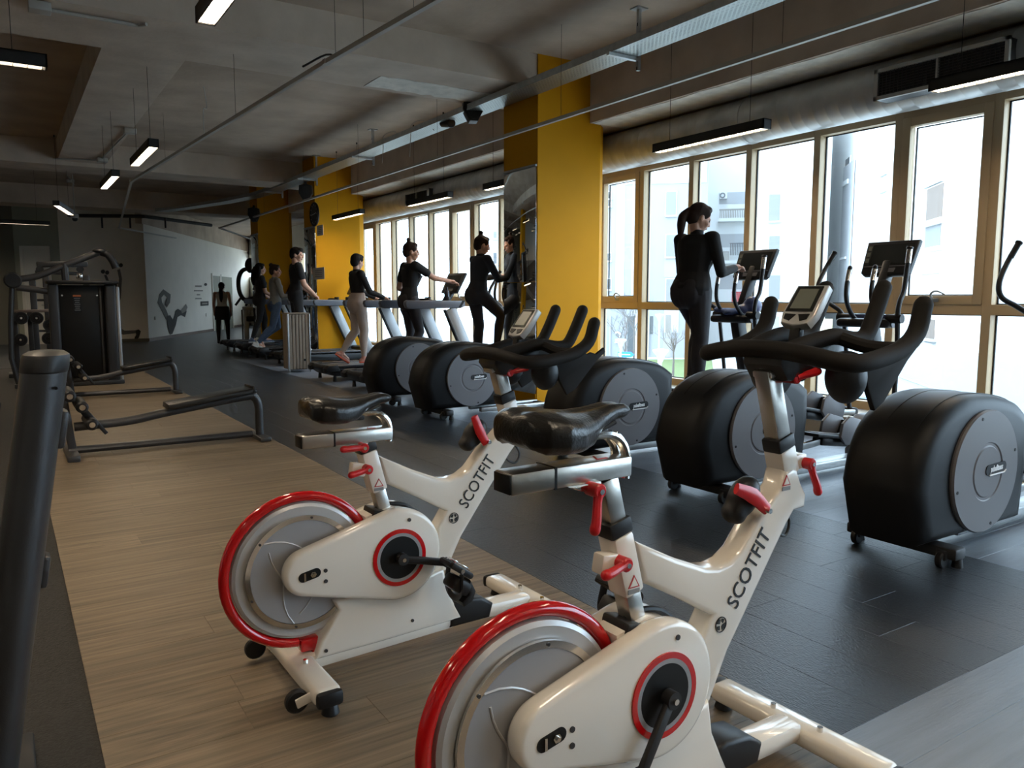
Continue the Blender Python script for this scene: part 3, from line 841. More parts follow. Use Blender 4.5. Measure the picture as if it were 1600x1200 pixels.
def spin_bike(label, loc, rz, sa, sz, ba, bz, crank, first_lever_down, brake_up):
    t = thing('spin_bike', label, 'exercise bike', loc, rz, 'white and red indoor cycles')
    WCn = (-0.314, 0.0, 0.372)
    # flywheel
    g = G()
    g.lathe([(0.02, -0.026), (0.168, -0.026), (0.172, -0.020), (0.212, -0.020), (0.222, -0.014), (0.224, 0), (0.222, 0.014), (0.212, 0.020), (0.172, 0.020), (0.168, 0.026), (0.02, 0.026)], WCn, (0, 1, 0), 72)
    fw = g.build('flywheel', 'wheel_silver', t, ang=25)
    for s in (-1, 1):
        G().ring(WCn, (0, 1, 0), 0.170, 0.186, s * 0.0285 - 0.004, s * 0.0285 + 0.004, 72).build('flywheel_ring', 'chrome', fw)
        G().lathe([(0.001, s * 0.027 - 0.003), (0.169, s * 0.027 - 0.003), (0.169, s * 0.027 + 0.003), (0.001, s * 0.027 + 0.003)], WCn, (0, 1, 0), 64).build('flywheel_plate', 'wheel_grey', fw)
        for q in range(3):
            pts = []
            for i in range(13):
                f = i / 12; r = 0.168 - 0.11 * math.sin(f * PI * 0.9) * 0.9; th = q * 2.09 + 2.4 - f * 2.0
                pts.append((WCn[0] + r * math.cos(th), s * 0.0305, WCn[2] + r * math.sin(th)))
            G().tube(pts, 0.0028, 6).build('flywheel_rib', 'wheel_silver', fw)
        for q in range(6):
            th = q * PI / 3 + 0.35; G().cyl((WCn[0] + 0.178 * math.cos(th), s * 0.030, WCn[2] + 0.178 * math.sin(th)), (WCn[0] + 0.178 * math.cos(th), s * 0.035, WCn[2] + 0.178 * math.sin(th)), 0.004, n=8).build('flywheel_screw', 'gunmetal', fw)
    # red guard tube
    pts = []
    for i in range(41):
        th = math.radians(26 + (266 - 26) * i / 40); pts.append((WCn[0] + 0.242 * math.cos(th), 0, WCn[2] + 0.242 * math.sin(th)))
    gd = G().tube(pts, 0.0165, 14).build('wheel_guard', 'bike_red', t)
    G().box((-0.29, 0, 0.118), (0.075, 0.045, 0.042), 0.008).box((-0.27, 0, 0.098), (0.04, 0.04, 0.04), 0.006).build('guard_bracket', 'bike_red', gd)
    G().cyl((-0.262, -0.014, 0.075), (-0.262, -0.014, 0.105), 0.008, n=8).build('bracket_bolt', 'chrome', gd)
    G().box((-0.092, 0, 0.472), (0.045, 0.05, 0.04), 0.008).build('guard_socket', 'black_plastic', gd)
    # frame
    fr = [(-0.043, 0.721), (0.084, 0.656), (0.185, 0.613), (0.229, 0.605), (0.272, 0.611), (0.310, 0.633), (0.365, 0.694), (0.420, 0.74), (0.458, 0.774), (0.470, 0.812), (0.520, 0.815), (0.540, 0.775), (0.566, 0.739),
          (0.562, 0.702), (0.516, 0.700), (0.487, 0.668), (0.380, 0.526), (0.275, 0.386), (0.213, 0.270), (0.150, 0.26), (0.165, 0.38), (0.178, 0.44), (0.212, 0.490), (0.10, 0.556), (-0.016, 0.620)]
    fm = G().prism(fr, -0.033, 0.033, 0.013, seg=3).build('frame', 'bike_white', t, ang=50)
    sd = V((-0.095, 0, 0.35)).normalized()
    def sp(z):   # point on the seat-post axis at height z
        return V((-0.018 + sd.x / sd.z * (z - 0.52), 0, z))
    G().beam(sp(0.598), sp(0.738), 0.062, 0.056, 0.008).build('seat_sleeve', 'bike_white', t)
    G().beam(sp(0.736), sp(0.772), 0.058, 0.064, 0.006).build('seat_collar', 'black_plastic', t)
    ztop = 0.885 + sz
    G().beam(sp(0.50), sp(0.60), 0.045, 0.042, 0.003).build('seat_post_lower', 'brushed_steel', t)
    G().beam(sp(0.77), sp(ztop - 0.02), 0.045, 0.045, 0.003).build('seat_post', 'brushed_steel', t)
    G().box((-0.035, 0, 0.512), (0.085, 0.09, 0.042), 0.008, (0, 0.25, 0)).build('post_boot', 'black_plastic', t)
    G().box((-0.118, -0.018, 0.682), (0.05, 0.036, 0.045), 0.006, (0, 0.15, 0)).build('lever_block', 'bike_white', t)
    red_lever(t, (-0.095, -0.052, 0.685), (-0.158, -0.052, 0.676))
    # saddle carriage
    A = V((sa, 0, sz))
    sl = G().box(A + V((-0.215, 0, 0.889)), (0.315, 0.062, 0.044), 0.005).build('seat_slider', 'brushed_steel', t)
    G().box(A + V((-0.318, 0, 0.889)), (0.106, 0.060, 0.0425), 0.005).build('slider_end', 'chrome', sl)
    G().box(A + V((-0.373, 0, 0.889)), (0.006, 0.056, 0.039), 0.002).build('end_cap', 'panel_black', sl)
    G().box(A + V((-0.265, 0, 0.889)), (0.006, 0.0635, 0.0455)).build('slider_seam', 'panel_black', sl)
    G().prism([(-0.235 + sa, 0.868 + sz), (-0.205 + sa, 0.855 + sz), (-0.165 + sa, 0.850 + sz), (-0.150 + sa, 0.868 + sz)], -0.04, 0.02, 0.003).build('slider_clamp', 'chrome', sl)
    pv = A + V((-0.176, -0.055, 0.857))
    red_lever(t, pv, pv + (V((-0.016, 0, -0.078)) if first_lever_down else V((-0.074, 0, 0.004))))
    for s in (-1, 1):
        G().tube([A + V(p) for p in ((-0.066, s * 0.016, 0.862), (-0.062, s * 0.016, 0.902), (-0.076, s * 0.016, 0.940), (-0.112, s * 0.016, 0.962), (-0.19, s * 0.016, 0.966))], 0.011, 10, smooth=5).build('saddle_stem', 'chrome', t)
    # saddle: rings along x
    prof = [(-0.356, 0.030, 1.008, 0.990), (-0.350, 0.070, 1.024, 0.965), (-0.325, 0.098, 1.032, 0.952), (-0.285, 0.108, 1.030, 0.948), (-0.24, 0.098, 1.022, 0.948), (-0.195, 0.074, 1.018, 0.955), (-0.15, 0.048, 1.022, 0.975), (-0.105, 0.036, 1.030, 0.990), (-0.075, 0.031, 1.030, 0.992), (-0.056, 0.022, 1.022, 0.998), (-0.050, 0.008, 1.014, 1.006)]
    rings = []
    for x, w, zt, zb in prof:
        r = []
        for k in range(24):
            th = 2 * PI * k / 24; c, s_ = math.cos(th), math.sin(th)
            e = 0.75
            yy = w * math.copysign(abs(c) ** e, c); zz = (zt + zb) / 2 + (zt - zb) / 2 * math.copysign(abs(s_) ** 0.8, s_)
            if s_ < 0: zz += -0.012 * (abs(c) > 0.7) * (w > 0.06)
            if s_ > 0: zz -= 0.006 * max(0, 1 - (yy / 0.02) ** 2)
            r.append(A + V((x, yy, zz)))
        rings.append(r)
    sa_o = G().loft(rings).blob('saddle', 'leather_black', t, 0.005, 6)
    G().tube([A + V((-0.16, 0, 0.97)), A + V((-0.10, 0.02, 0.985))], 0.006, 8).tube([A + V((-0.16, -0.02, 0.968)), A + V((-0.10, -0.02, 0.988))], 0.006, 8).tube([A + V((-0.27, -0.03, 0.945)), A + V((-0.17, -0.022, 0.962))], 0.006, 8).build('saddle_rail', 'black_metal', sa_o)
    G().box(A + V((-0.185, 0, 0.958)), (0.06, 0.05, 0.03), 0.006).build('saddle_clamp', 'black_metal', sa_o)
    # drive shroud
    for s in (-1, 1):
        y0, y1 = (-0.084, -0.034) if s < 0 else (0.034, 0.084)
        cv = G().prism(hull2((0.002, 0.383), 0.158, (-0.317, 0.381), 0.076), y0, y1, 0.016, seg=3).build('drive_cover', 'bike_white', t, ang=50)
        yf = s * 0.084
        G().ring((0.0, yf, 0.376), (0, 1, 0), 0.084, 0.098, -0.004, 0.004, 48).build('crank_ring', 'bike_red', cv)
        G().ring((0.0, yf, 0.376), (0, 1, 0), 0.073, 0.084, -0.0035, 0.0035, 48).build('crank_rim', 'wheel_grey', cv)
        G().lathe([(0.001, -0.003), (0.073, -0.003), (0.073, 0.003), (0.001, 0.003)], (0, yf, 0.376), (0, 1, 0), 40).build('crank_well', 'panel_black', cv)
        G().prism(hull2((-0.334, 0.373), 0.0155, (-0.292, 0.381), 0.0155, 16), yf - 0.002, yf + 0.002).build('axle_slot', 'panel_black', cv)
        G().cyl((-0.302, yf - 0.006, 0.378), (-0.302, yf + 0.006, 0.378), 0.010, n=6).cyl((-0.302, yf - 0.011, 0.378), (-0.302, yf + 0.011, 0.378), 0.005, n=8).box((-0.330, yf, 0.374), (0.006, 0.012, 0.026)).build('axle_nut', 'chrome', cv)
        for (a, z) in ((-0.261, 0.382), (-0.261, 0.347), (0.038, 0.500)):
            G().cyl((a, yf - 0.003, z), (a, yf + 0.003, z), 0.0065, n=10).build('cover_screw', 'gunmetal', cv)
    G().prism([(-0.10, 0.52), (0.0, 0.541), (0.10, 0.505), (0.155, 0.43), (0.16, 0.36), (0.12, 0.26), (0.0, 0.23), (-0.08, 0.26), (-0.08, 0.40)], -0.036, 0.036).build('drive_core', 'bike_white', t)
    G().tube([(-0.06, 0, 0.528), (0.0, 0, 0.5415), (0.06, 0, 0.530), (0.11, 0, 0.496)], 0.008, 8, smooth=3).build('cover_seam', 'panel_black', t)
    lw = G().prism([(-0.225, 0.262), (-0.206, 0.225), (-0.270, 0.135), (-0.288, 0.075), (-0.05, 0.078), (0.265, 0.088), (0.232, 0.150), (0.205, 0.205), (0.19, 0.29), (0.05, 0.26)], -0.052, 0.052, 0.012, seg=3).build('lower_fairing', 'bike_white', t, ang=50)
    for (a, z) in ((-0.255, 0.100), (0.06, 0.128)):
        G().cyl((a, -0.056, z), (a, -0.051, z), 0.006, n=8).build('fairing_screw', 'gunmetal', lw)
    G().beam((-0.33, 0, 0.062), (0.25, 0, 0.078), 0.085, 0.055, 0.02).build('base_tube', 'bike_white', t)
    G().beam((0.20, 0, 0.085), (0.585, 0, 0.075), 0.085, 0.060, 0.022).build('front_tube', 'bike_white', t)
    G().prism([(0.215, 0.060), (0.222, 0.150), (0.262, 0.160), (0.35, 0.146), (0.40, 0.112), (0.385, 0.060)], -0.050, 0.050, 0.012, seg=3).build('tube_cover', 'black_plastic', t, ang=50)
    # stabiliser bars
    for (a, hw, nm) in ((-0.332, 0.275, 'rear_bar'), (0.605, 0.275, 'front_bar')):
        b = G().box((a, 0, 0.062), (0.086, 2 * hw, 0.050), 0.016, seg=3).build(nm, 'bike_white', t, ang=50)
        for s in (-1, 1):
            G().box((a, s * (hw + 0.008), 0.060), (0.084, 0.030, 0.050), 0.014).build('end_cap', 'black_plastic', b)
            G().cyl((a + 0.01, s * (hw - 0.015), 0.0), (a + 0.01, s * (hw - 0.015), 0.04), 0.028, 0.020, 16, 0.004).build('foot', 'black_plastic', b)
            G().cyl((a, s * 0.075, 0.08), (a, s * 0.075, 0.100), 0.008, n=8).build('bolt', 'chrome', b)
    for s in (-1, 1):
        G().cyl((-0.410, s * 0.215 - 0.012, 0.046), (-0.410, s * 0.215 + 0.012, 0.046), 0.036, n=20, bev=0.005).build('transport_wheel', 'black_plastic', t)
        G().beam((-0.37, s * 0.235, 0.058), (-0.418, s * 0.235, 0.046), 0.008, 0.03, 0.003).build('wheel_bracket', 'bike_white', t)
    # cranks and pedals
    for s, ang in ((-1, crank), (1, crank + PI)):
        yy = s * 0.105
        e = V((0.17 * math.cos(ang), yy + s * 0.012, 0.376 + 0.17 * math.sin(ang)))
        cr = G().beam((0, yy, 0.376), e, 0.016, 0.026, 0.005).cyl((0, yy - 0.012, 0.376), (0, yy + 0.012, 0.376), 0.020, n=16).cyl((e.x, e.y - 0.011, e.z), (e.x, e.y + 0.011, e.z), 0.017, n=14).build('crank_arm', 'black_metal', t)
        G().cyl((0, yy - s * 0.0 + s * 0.012, 0.376), (0, yy + s * 0.018, 0.376), 0.007, n=10).build('crank_bolt', 'chrome', cr)
        p = V((e.x, e.y + s * 0.065, e.z)); tl = -0.62
        M = Matrix.Translation(p) @ Matrix.Rotation(-tl, 4, 'Y')
        g = G(); g.box((0, 0, 0), (0.095, 0.085, 0.022), 0.005); g.box((0.05, 0, 0), (0.018, 0.06, 0.014), 0.003); g.box((-0.05, 0, 0), (0.018, 0.06, 0.014), 0.003)
        pd = link('pedal', g.mesh('pedal'), t); pd.data.materials.append(MATS['black_plastic']); pd.matrix_local = M
        g = G().cyl((0, -0.045, 0), (0, 0.045, 0), 0.008, n=8); g.box((0.02, 0, 0.016), (0.03, 0.03, 0.008), 0.002); g.box((-0.028, 0.0, 0.016), (0.016, 0.045, 0.010), 0.002); g.box((0, 0.025, 0.013), (0.07, 0.006, 0.006)); g.box((0, -0.025, 0.013), (0.07, 0.006, 0.006))
        g.build('pedal_cleat', 'chrome', pd)
        g = G(); g.tube([(0.0, -0.046, -0.008), (0.03, -0.052, -0.06), (0.045, -0.02, -0.085), (0.045, 0.02, -0.085), (0.03, 0.052, -0.06), (0.0, 0.046, -0.008)], 0.005, 6, sq=(2.2, 0.6), smooth=4)
        g.prism([(0.05, -0.012), (0.092, -0.035), (0.10, -0.07), (0.08, -0.10), (0.062, -0.09), (0.074, -0.06), (0.05, -0.03)], -0.04, 0.04, 0.006)
        g.box((0.035, 0, -0.045), (0.07, 0.088, 0.05), 0.014)
        g.build('toe_cage', 'black_plastic', pd)
    # handlebar post
    hd = V((0.42 - 0.49, 0, 1.08 - 0.85)).normalized()
    def hp(z): return V((0.494 + hd.x / hd.z * (z - 0.84), 0, z))
    G().beam(hp(0.795), hp(0.866), 0.058, 0.060, 0.006).build('head_sleeve', 'bike_white', t)
    G().beam(hp(0.862), hp(0.898), 0.056, 0.066, 0.006).build('head_collar', 'black_plastic', t)
    G().beam(hp(0.89), hp(1.075 + bz), 0.044, 0.050, 0.003).build('handlebar_post', 'brushed_steel', t)
    G().box((0.556, 0.0, 0.822), (0.05, 0.035, 0.04), 0.005).build('head_block', 'bike_white', t)
    red_lever(t, (0.572, -0.030, 0.818), (0.598, -0.030, 0.742))
    # brake pod with red lever
    G().ell((0.350, 0, 0.755), (0.060, 0.036, 0.042), (0, -0.85, 0)).box((0.328, 0, 0.735), (0.09, 0.06, 0.055), 0.02, (0, -0.9, 0)).blob('brake_pod', 'black_plastic', t, 0.006, 4)
    if brake_up:
        G().tube([(0.372, -0.045, 0.722), (0.345, -0.045, 0.77), (0.322, -0.045, 0.826)], [0.013, 0.016, 0.012], 10, sq=(0.6, 1.2), smooth=3).build('brake_lever', 'lever_red', t)
    else:
        G().tube([(0.385, -0.045, 0.728), (0.33, -0.045, 0.770), (0.268, -0.045, 0.797)], [0.013, 0.017, 0.012], 10, sq=(0.6, 1.2), smooth=3).build('brake_lever', 'lever_red', t)
    G().cyl((0.378, -0.062, 0.728), (0.378, -0.030, 0.728), 0.007, n=10).build('brake_pivot', 'chrome', t)
    G().tube([(0.535, 0.02, 0.70), (0.560, 0.015, 0.655), (0.540, 0.01, 0.622), (0.505, 0.005, 0.632), (0.478, 0, 0.66)], 0.004, 8, smooth=5).build('brake_cable', 'black_plastic', t)
    # handlebar
    B = V((ba, 0, bz))
    bpts = [(0.724, 0.225, 1.228), (0.70, 0.225, 1.165), (0.64, 0.225, 1.128), (0.56, 0.225, 1.110), (0.475, 0.222, 1.100), (0.428, 0.195, 1.102), (0.412, 0.13, 1.114), (0.408, 0.05, 1.122)]
    full = bpts + [(a, -y, z) for a, y, z in bpts[::-1]]
    hb = G().tube(full, 0.0225, 12, smooth=4).capsule(full[0], (full[0][0] + 0.002, full[0][1], full[0][2] + 0.004), 0.0225).capsule(full[-1], (full[-1][0] + 0.002, full[-1][1], full[-1][2] + 0.004), 0.0225).build('handlebar', 'grip_foam', t, loc=B, ang=60)
    for s in (-1, 1):
        ip = [(0.42, s * 0.055, 1.118), (0.50, s * 0.065, 1.138), (0.59, s * 0.075, 1.152), (0.665, s * 0.082, 1.142), (0.712, s * 0.085, 1.152), (0.748, s * 0.085, 1.205), (0.782, s * 0.085, 1.272)]
        G().tube(ip, 0.0215, 12, smooth=4).capsule(ip[-1], (0.784, s * 0.085, 1.276), 0.0215).build('inner_horn', 'grip_foam', hb, ang=60)
        G().tube([(0.60, s * 0.085, 1.148), (0.62, s * 0.15, 1.128), (0.64, s * 0.22, 1.126)], 0.018, 10, smooth=3).build('bar_bridge', 'grip_foam', hb)
        G().ell((0.585, s * 0.115, 1.052), (0.055, 0.050, 0.068)).box((0.565, s * 0.105, 1.10), (0.09, 0.075, 0.03), 0.01).blob('bottle_cup', 'black_plastic', hb, 0.007, 4)
        G().prism([(0.60, 1.10), (0.625, 1.02), (0.66, 0.965), (0.70, 0.985), (0.80, 1.085), (0.845, 1.118), (0.838, 1.135), (0.80, 1.112), (0.775, 1.120), (0.755, 1.112), (0.735, 1.135), (0.70, 1.12)], s * 0.145 - 0.008, s * 0.145 + 0.008, 0.004).build('bottle_fork', 'grip_foam', hb)
    G().prism([(0.405, 1.11), (0.40, 1.085), (0.43, 1.045), (0.50, 1.04), (0.57, 1.08), (0.62, 1.14), (0.52, 1.128)], -0.06, 0.06, 0.012).build('bar_hub', 'black_plastic', hb)
    G().box((0.455, 0, 1.068), (0.10, 0.058, 0.016), 0.003, (0, -0.2, 0)).build('hub_plate', 'brushed_steel', hb)
    red_lever(hb, (0.470, -0.048, 1.052), (0.535, -0.055, 1.066), bolt=False)
    G().beam((0.53, 0, 1.115), (0.545, 0, 1.20), 0.03, 0.022, 0.004).build('display_post', 'black_plastic', hb)
    # display, tilted towards the rider
    M = Matrix.Translation((0.566, 0, 1.232)) @ Matrix.Rotation(-0.86, 4, 'Y') @ Matrix.Rotation(PI / 2, 4, 'Z')
    # local: x = lateral, y = up along the face, z = out of the face
    def dpart(name, g, m):
        o = link(name, g.mesh(name), hb); o.data.materials.append(MATS[m]); o.matrix_local = Mdisp; return o
    ex = V((0, -1, 0)); ey = V((0.62, 0, 0.785)).normalized(); ez = ex.cross(ey)
    Mdisp = Matrix((ex, ey, ez)).transposed().to_4x4(); Mdisp.translation = V((0.572, 0, 1.226))
    dpart('display_body', G().prism([(-0.046, 0.062), (0.046, 0.062), (0.050, -0.03), (0.040, -0.062), (0, -0.070), (-0.040, -0.062), (-0.050, -0.03)], -0.014, 0.014, 0.006, plane='xy', smooth=0, seg=3), 'device_silver')
    dpart('display_screen', G().prism([(-0.037, 0.055), (0.037, 0.055), (0.040, -0.026), (-0.040, -0.026)], 0.012, 0.0165, plane='xy'), 'screen_glass')
    dpart('display_lcd', G().prism([(-0.028, 0.046), (0.028, 0.046), (0.030, -0.018), (-0.030, -0.018)], 0.0165, 0.0172, plane='xy'), 'lcd_grey')
    for s in (-1, 1):
        dpart('display_button', G().prism([(s * 0.004, -0.036), (s * 0.036, -0.034), (s * 0.034, -0.050), (s * 0.016, -0.056)], 0.012, 0.0165, plane='xy'), 'panel_black')
    # lettering up the down tube, with its round emblem
    a0, a1 = V((0.262, -0.0345, 0.485)), V((0.405, -0.0345, 0.680)); dx = (a1 - a0).normalized(); up = V((-dx.z, 0, dx.x))
    put_text('lettering', 'SCOTFIT', 0.066, 'ink_black', t, (a0 + a1) / 2 + dx * 0.004 - up * 0.006, dx, up, 0.82, 0.0)
    put_text('lettering', 'SCOTFIT', 0.066, 'ink_black', t, V(((a0 + a1).x / 2, 0.0345, (a0 + a1).z / 2)) + dx * 0.008 - up * 0.008, -dx, up, 0.80, 0.0)
    ec = V((0.240, -0.0345, 0.462))
    em = G().ring(ec, (0, 1, 0), 0.0175, 0.0197, -0.001, 0.001, 28).build('emblem', 'ink_black', t)
    g = G()
    for pts in ([(-0.013, 0.004), (-0.006, 0.013), (-0.001, 0.012), (-0.004, 0.002)], [(0.003, 0.013), (0.010, 0.010), (0.006, 0.002), (0.002, 0.006)], [(0.004, -0.001), (0.014, 0.002), (0.012, -0.008), (0.004, -0.013), (0.002, -0.005)], [(-0.013, -0.002), (-0.004, -0.002), (-0.003, -0.012), (-0.009, -0.011)]):
        g.prism([(ec.x + a * 1.12, ec.z + b * 1.12) for a, b in pts], ec.y - 0.0008, ec.y + 0.001)
    g.build('emblem_mark', 'ink_black', em)
    # warning triangles
    for (c, n_) in ((sp(0.628) + V((0.0, -0.0315, 0)), 0.017), (V((0.475, -0.0335, 0.785)), 0.016), (A + V((-0.13, -0.0, 0.9115)), 0.016)):
        if c.y < -0.01:
            tri = [(c.x - n_, c.z - n_ * 0.7), (c.x + n_, c.z - n_ * 0.7), (c.x, c.z + n_)]
            inn = [(c.x - n_ * .7, c.z - n_ * 0.52), (c.x + n_ * .7, c.z - n_ * 0.52), (c.x, c.z + n_ * .68)]
            st = G().prism(tri, c.y - 0.0010, c.y + 0.001).build('warning_sticker', 'sticker_red', t)
            G().prism(inn, c.y - 0.0016, c.y + 0.001).build('sticker_face', 'bike_white', st)
            G().box((c.x, c.y, c.z - n_ * 1.2), (2 * n_, 0.002, n_ * 0.6)).build('sticker_text', 'ink_grey', st)
        else:
            G().prism([(c.x - n_, -n_), (c.x + n_, -n_), (c.x, n_)], c.z - 0.0006, c.z + 0.0008, plane='xy').build('warning_sticker', 'sticker_red', t)
            G().prism([(c.x - n_ * .7, -n_ * .8), (c.x + n_ * .7, -n_ * .8), (c.x, n_ * .6)], c.z - 0.0006, c.z + 0.0012, plane='xy').build('sticker_face', 'brushed_steel', t)
    return t
spin_bike('white and red spin bike with its handlebar before the mirror column, saddle set low', (1.073, 2.446, 0), 0.020, 0.066, -0.097, 0.0, -0.075, math.radians(-14), False, True)
spin_bike('white and red spin bike with its saddle set high, parked beside the low-saddled one', (1.173, 1.281, 0), 0.027, 0.0, 0.0, 0.0, 0.0, math.radians(-126), True, False)
# ------------------------------------------------------------------ cross trainers
def xf(parent, M, name, g, m):
    o = link(name, g.mesh(name), parent); o.data.materials.append(MATS[m]); o.matrix_local = M; return o
def face_matrix(c, ex, ey):
    ex = V(ex).normalized(); ey = V(ey); ey = (ey - ex * ey.dot(ex)).normalized(); ez = ex.cross(ey)
    M = Matrix((ex, ey, ez)).transposed().to_4x4(); M.translation = V(c); return M
def cross_trainer(label, loc, rz=0.0, short=False):
    t = thing('cross_trainer', label, 'cross trainer', loc, rz, 'black cross trainers along the windows')
    # drum housing, wide rounded shell
    out = [(-0.50, 0.10), (-0.575, 0.36), (-0.535, 0.52), (-0.45, 0.655), (-0.32, 0.74), (-0.15, 0.785), (0.02, 0.785), (0.20, 0.765), (0.37, 0.725), (0.50, 0.65), (0.50, 0.45), (0.46, 0.10)]
    rings = []
    P = [(p.x, p.y) for p in catmull([V((a, b, 0)) for a, b in out[1:10]], 4)]
    P = [out[0]] + P + [out[10], out[11]]
    cx_, cz_ = -0.02, 0.42
    hs = G()
    for (y, k) in ((-0.205, 0.80), (-0.195, 0.90), (-0.165, 0.965), (-0.12, 1.0), (0.12, 1.0), (0.165, 0.965), (0.195, 0.90), (0.205, 0.80)):
        rings.append([V((cx_ + (a - cx_) * k, y, max(0.085, cz_ + (b - cz_) * k))) for a, b in P])
    hs.loft(rings)
    h = hs.build('drum_housing', 'housing_black', t, ang=50)
    # raised seams and bolts on the shell
    for yy in (-0.125, 0.03):
        k = 1.0005
        G().tube([(cx_ + (a - cx_) * 1.0, yy, cz_ + (b - cz_) * 1.0) for a, b in P[9:30]], 0.0022, 5).build('shell_seam', 'panel_black', h)
    G().ring((-0.40, -0.193, 0.30), (0, 1, 0), 0.025, 0.028, -0.001, 0.004, 24).build('shell_badge', 'ink_grey', h)
    G().prism([(-0.414, 0.30), (-0.404, 0.318), (-0.398, 0.305), (-0.388, 0.314), (-0.396, 0.288), (-0.402, 0.298)], -0.196, -0.190).build('badge_mark', 'ink_grey', h)
    for i in range(4):
        pts = [(-0.36 + 0.012 * i + 0.05 * math.cos(th), -0.190 - 0.001 * i, 0.17 + 0.07 * math.sin(th)) for th in [j * PI / 10 for j in range(11)]]
        G().tube(pts, 0.0012, 4).build('shell_line', 'ink_grey', h)
    put_text('shell_word', 'ran', 0.034, 'ink_grey', h, (-0.30, -0.196, 0.155), (1, 0, 0), (0, 0, 1), 1.1)
    for s in (-1, 1):
        d = G().lathe([(0.02, s * 0.205), (0.300, s * 0.205), (0.3015, s * 0.215), (0.296, s * 0.226), (0.145, s * 0.228), (0.140, s * 0.2235), (0.128, s * 0.2235), (0.122, s * 0.228), (0.001, s * 0.228)], (0, 0, 0.415), (0, 1, 0), 64).build('drive_disc', 'disc_grey', t, ang=15)
        for th in (0.3, 1.85, 3.4, 4.95):
            G().cyl((0.272 * math.cos(th), s * 0.222, 0.415 + 0.272 * math.sin(th)), (0.272 * math.cos(th), s * 0.229, 0.415 + 0.272 * math.sin(th)), 0.008, n=8).build('disc_screw', 'panel_black', d)
        yb = s * 0.229
        G().prism(hull2((0.145, 0.427), 0.026, (0.005, 0.421), 0.026, 16), yb - 0.003, yb + 0.003).build('logo_plate', 'panel_black', d)
        put_text('logo_word', 'pulsefitness', 0.040, 'ink_white', d, (0.075, s * 0.2335, 0.426), (-s, 0, 0.04 * -s), (0, 0, 1), 0.62, 0.0012, 0.2)
        G().tube([(0.01, s * 0.2335, 0.395), (0.15, s * 0.2335, 0.399), (0.165, s * 0.2335, 0.409)], 0.004, 6).build('logo_line', 'ink_white', d)
    # floor frame
    G().box((-0.30, 0, 0.072), (0.09, 0.56, 0.055), 0.012).build('rear_bar', 'black_metal', t)
    for s in (-1, 1):
        G().cyl((-0.345, s * 0.215 - 0.016, 0.04), (-0.345, s * 0.215 + 0.016, 0.04), 0.040, n=18, bev=0.006).build('transport_wheel', 'black_plastic', t)
        G().cyl((-0.27, s * 0.25, 0.0), (-0.27, s * 0.25, 0.05), 0.026, 0.018, 12).build('foot', 'black_plastic', t)
        G().box((-0.33, s * 0.215, 0.062), (0.06, 0.05, 0.05), 0.008).build('wheel_fork', 'black_metal', t)
    if short:
        G().box((0.60, -0.12, 0.055), (0.9, 0.06, 0.05), 0.012).build('base_rail', 'galvanised', t)
        G().box((0.60, 0.12, 0.055), (0.9, 0.06, 0.05), 0.012).build('base_rail', 'galvanised', t)
        G().box((1.02, 0, 0.045), (0.08, 0.50, 0.05), 0.012).build('front_bar', 'black_metal', t)
        for s in (-1, 1): G().cyl((1.02, s * 0.22, 0.0), (1.02, s * 0.22, 0.03), 0.028, n=12).build('foot', 'black_plastic', t)
        return t
    G().box((0.85, 0, 0.062), (1.5, 0.12, 0.060), 0.012).build('base_beam', 'galvanised', t)
    G().box((1.62, 0, 0.045), (0.09, 0.54, 0.055), 0.012).build('front_bar', 'black_metal', t)
    for s in (-1, 1):
        G().cyl((1.62, s * 0.24, 0.0), (1.62, s * 0.24, 0.03), 0.028, n=12).build('foot', 'black_plastic', t)
    G().prism([(1.34, 0.06), (1.36, 0.30), (1.44, 0.37), (1.60, 0.37), (1.74, 0.26), (1.76, 0.06)], -0.115, 0.115, 0.02, seg=3).build('front_housing', 'disc_grey', t, ang=50)
    # mast, console, cup tray
    G().beam((1.62, 0, 0.30), (1.42, 0, 1.06), 0.10, 0.11, 0.025).build('mast', 'black_metal', t)
    G().beam((1.42, 0, 1.04), (1.63, 0, 1.52), 0.075, 0.085, 0.02).build('console_neck', 'black_plastic', t)
    G().box((1.37, 0, 1.065), (0.16, 0.42, 0.065), 0.028, seg=3).build('cup_tray', 'black_plastic', t)
    for s in (-1, 1):
        G().cyl((1.36, s * 0.208, 1.065), (1.36, s * 0.216, 1.065), 0.028, n=16).build('tray_end_cap', 'disc_grey', t)
        G().ring((1.46, s * 0.12, 1.115), (0, 0, 1), 0.040, 0.052, -0.02, 0.012, 24).build('cup_ring', 'cup_blue', t)
    Mc = face_matrix((1.615, 0, 1.545), (0, -1, 0), (0.40, 0, 0.92))
    body = [(-0.205, 0.135), (0.205, 0.135), (0.190, -0.125), (0.165, -0.145), (-0.165, -0.145), (-0.190, -0.125)]
    c = xf(t, Mc, 'console', G().prism(body, -0.035, 0.012, 0.010, plane='xy', seg=3), 'black_plastic')
    def cp(name, poly, z, m):
        o = G().prism(poly, z - 0.002, z, plane='xy').build(name, m, c); return o
    cp('console_screen', [(-0.145, 0.105), (0.175, 0.105), (0.165, -0.06), (-0.140, -0.06)], 0.0135, 'screen_glass')
    for j in range(3):
        cp('console_button', [(-0.180, 0.095 - j * 0.05), (-0.152, 0.095 - j * 0.05), (-0.152, 0.06 - j * 0.05), (-0.180, 0.06 - j * 0.05)], 0.0140, 'lcd_grey')
    cp('console_seam', [(-0.185, -0.070), (0.185, -0.070), (0.185, -0.076), (-0.185, -0.076)], 0.0140, 'disc_grey')
    cp('console_keypad', [(-0.08, -0.088), (0.08, -0.088), (0.075, -0.122), (-0.075, -0.122)], 0.0140, 'disc_grey')
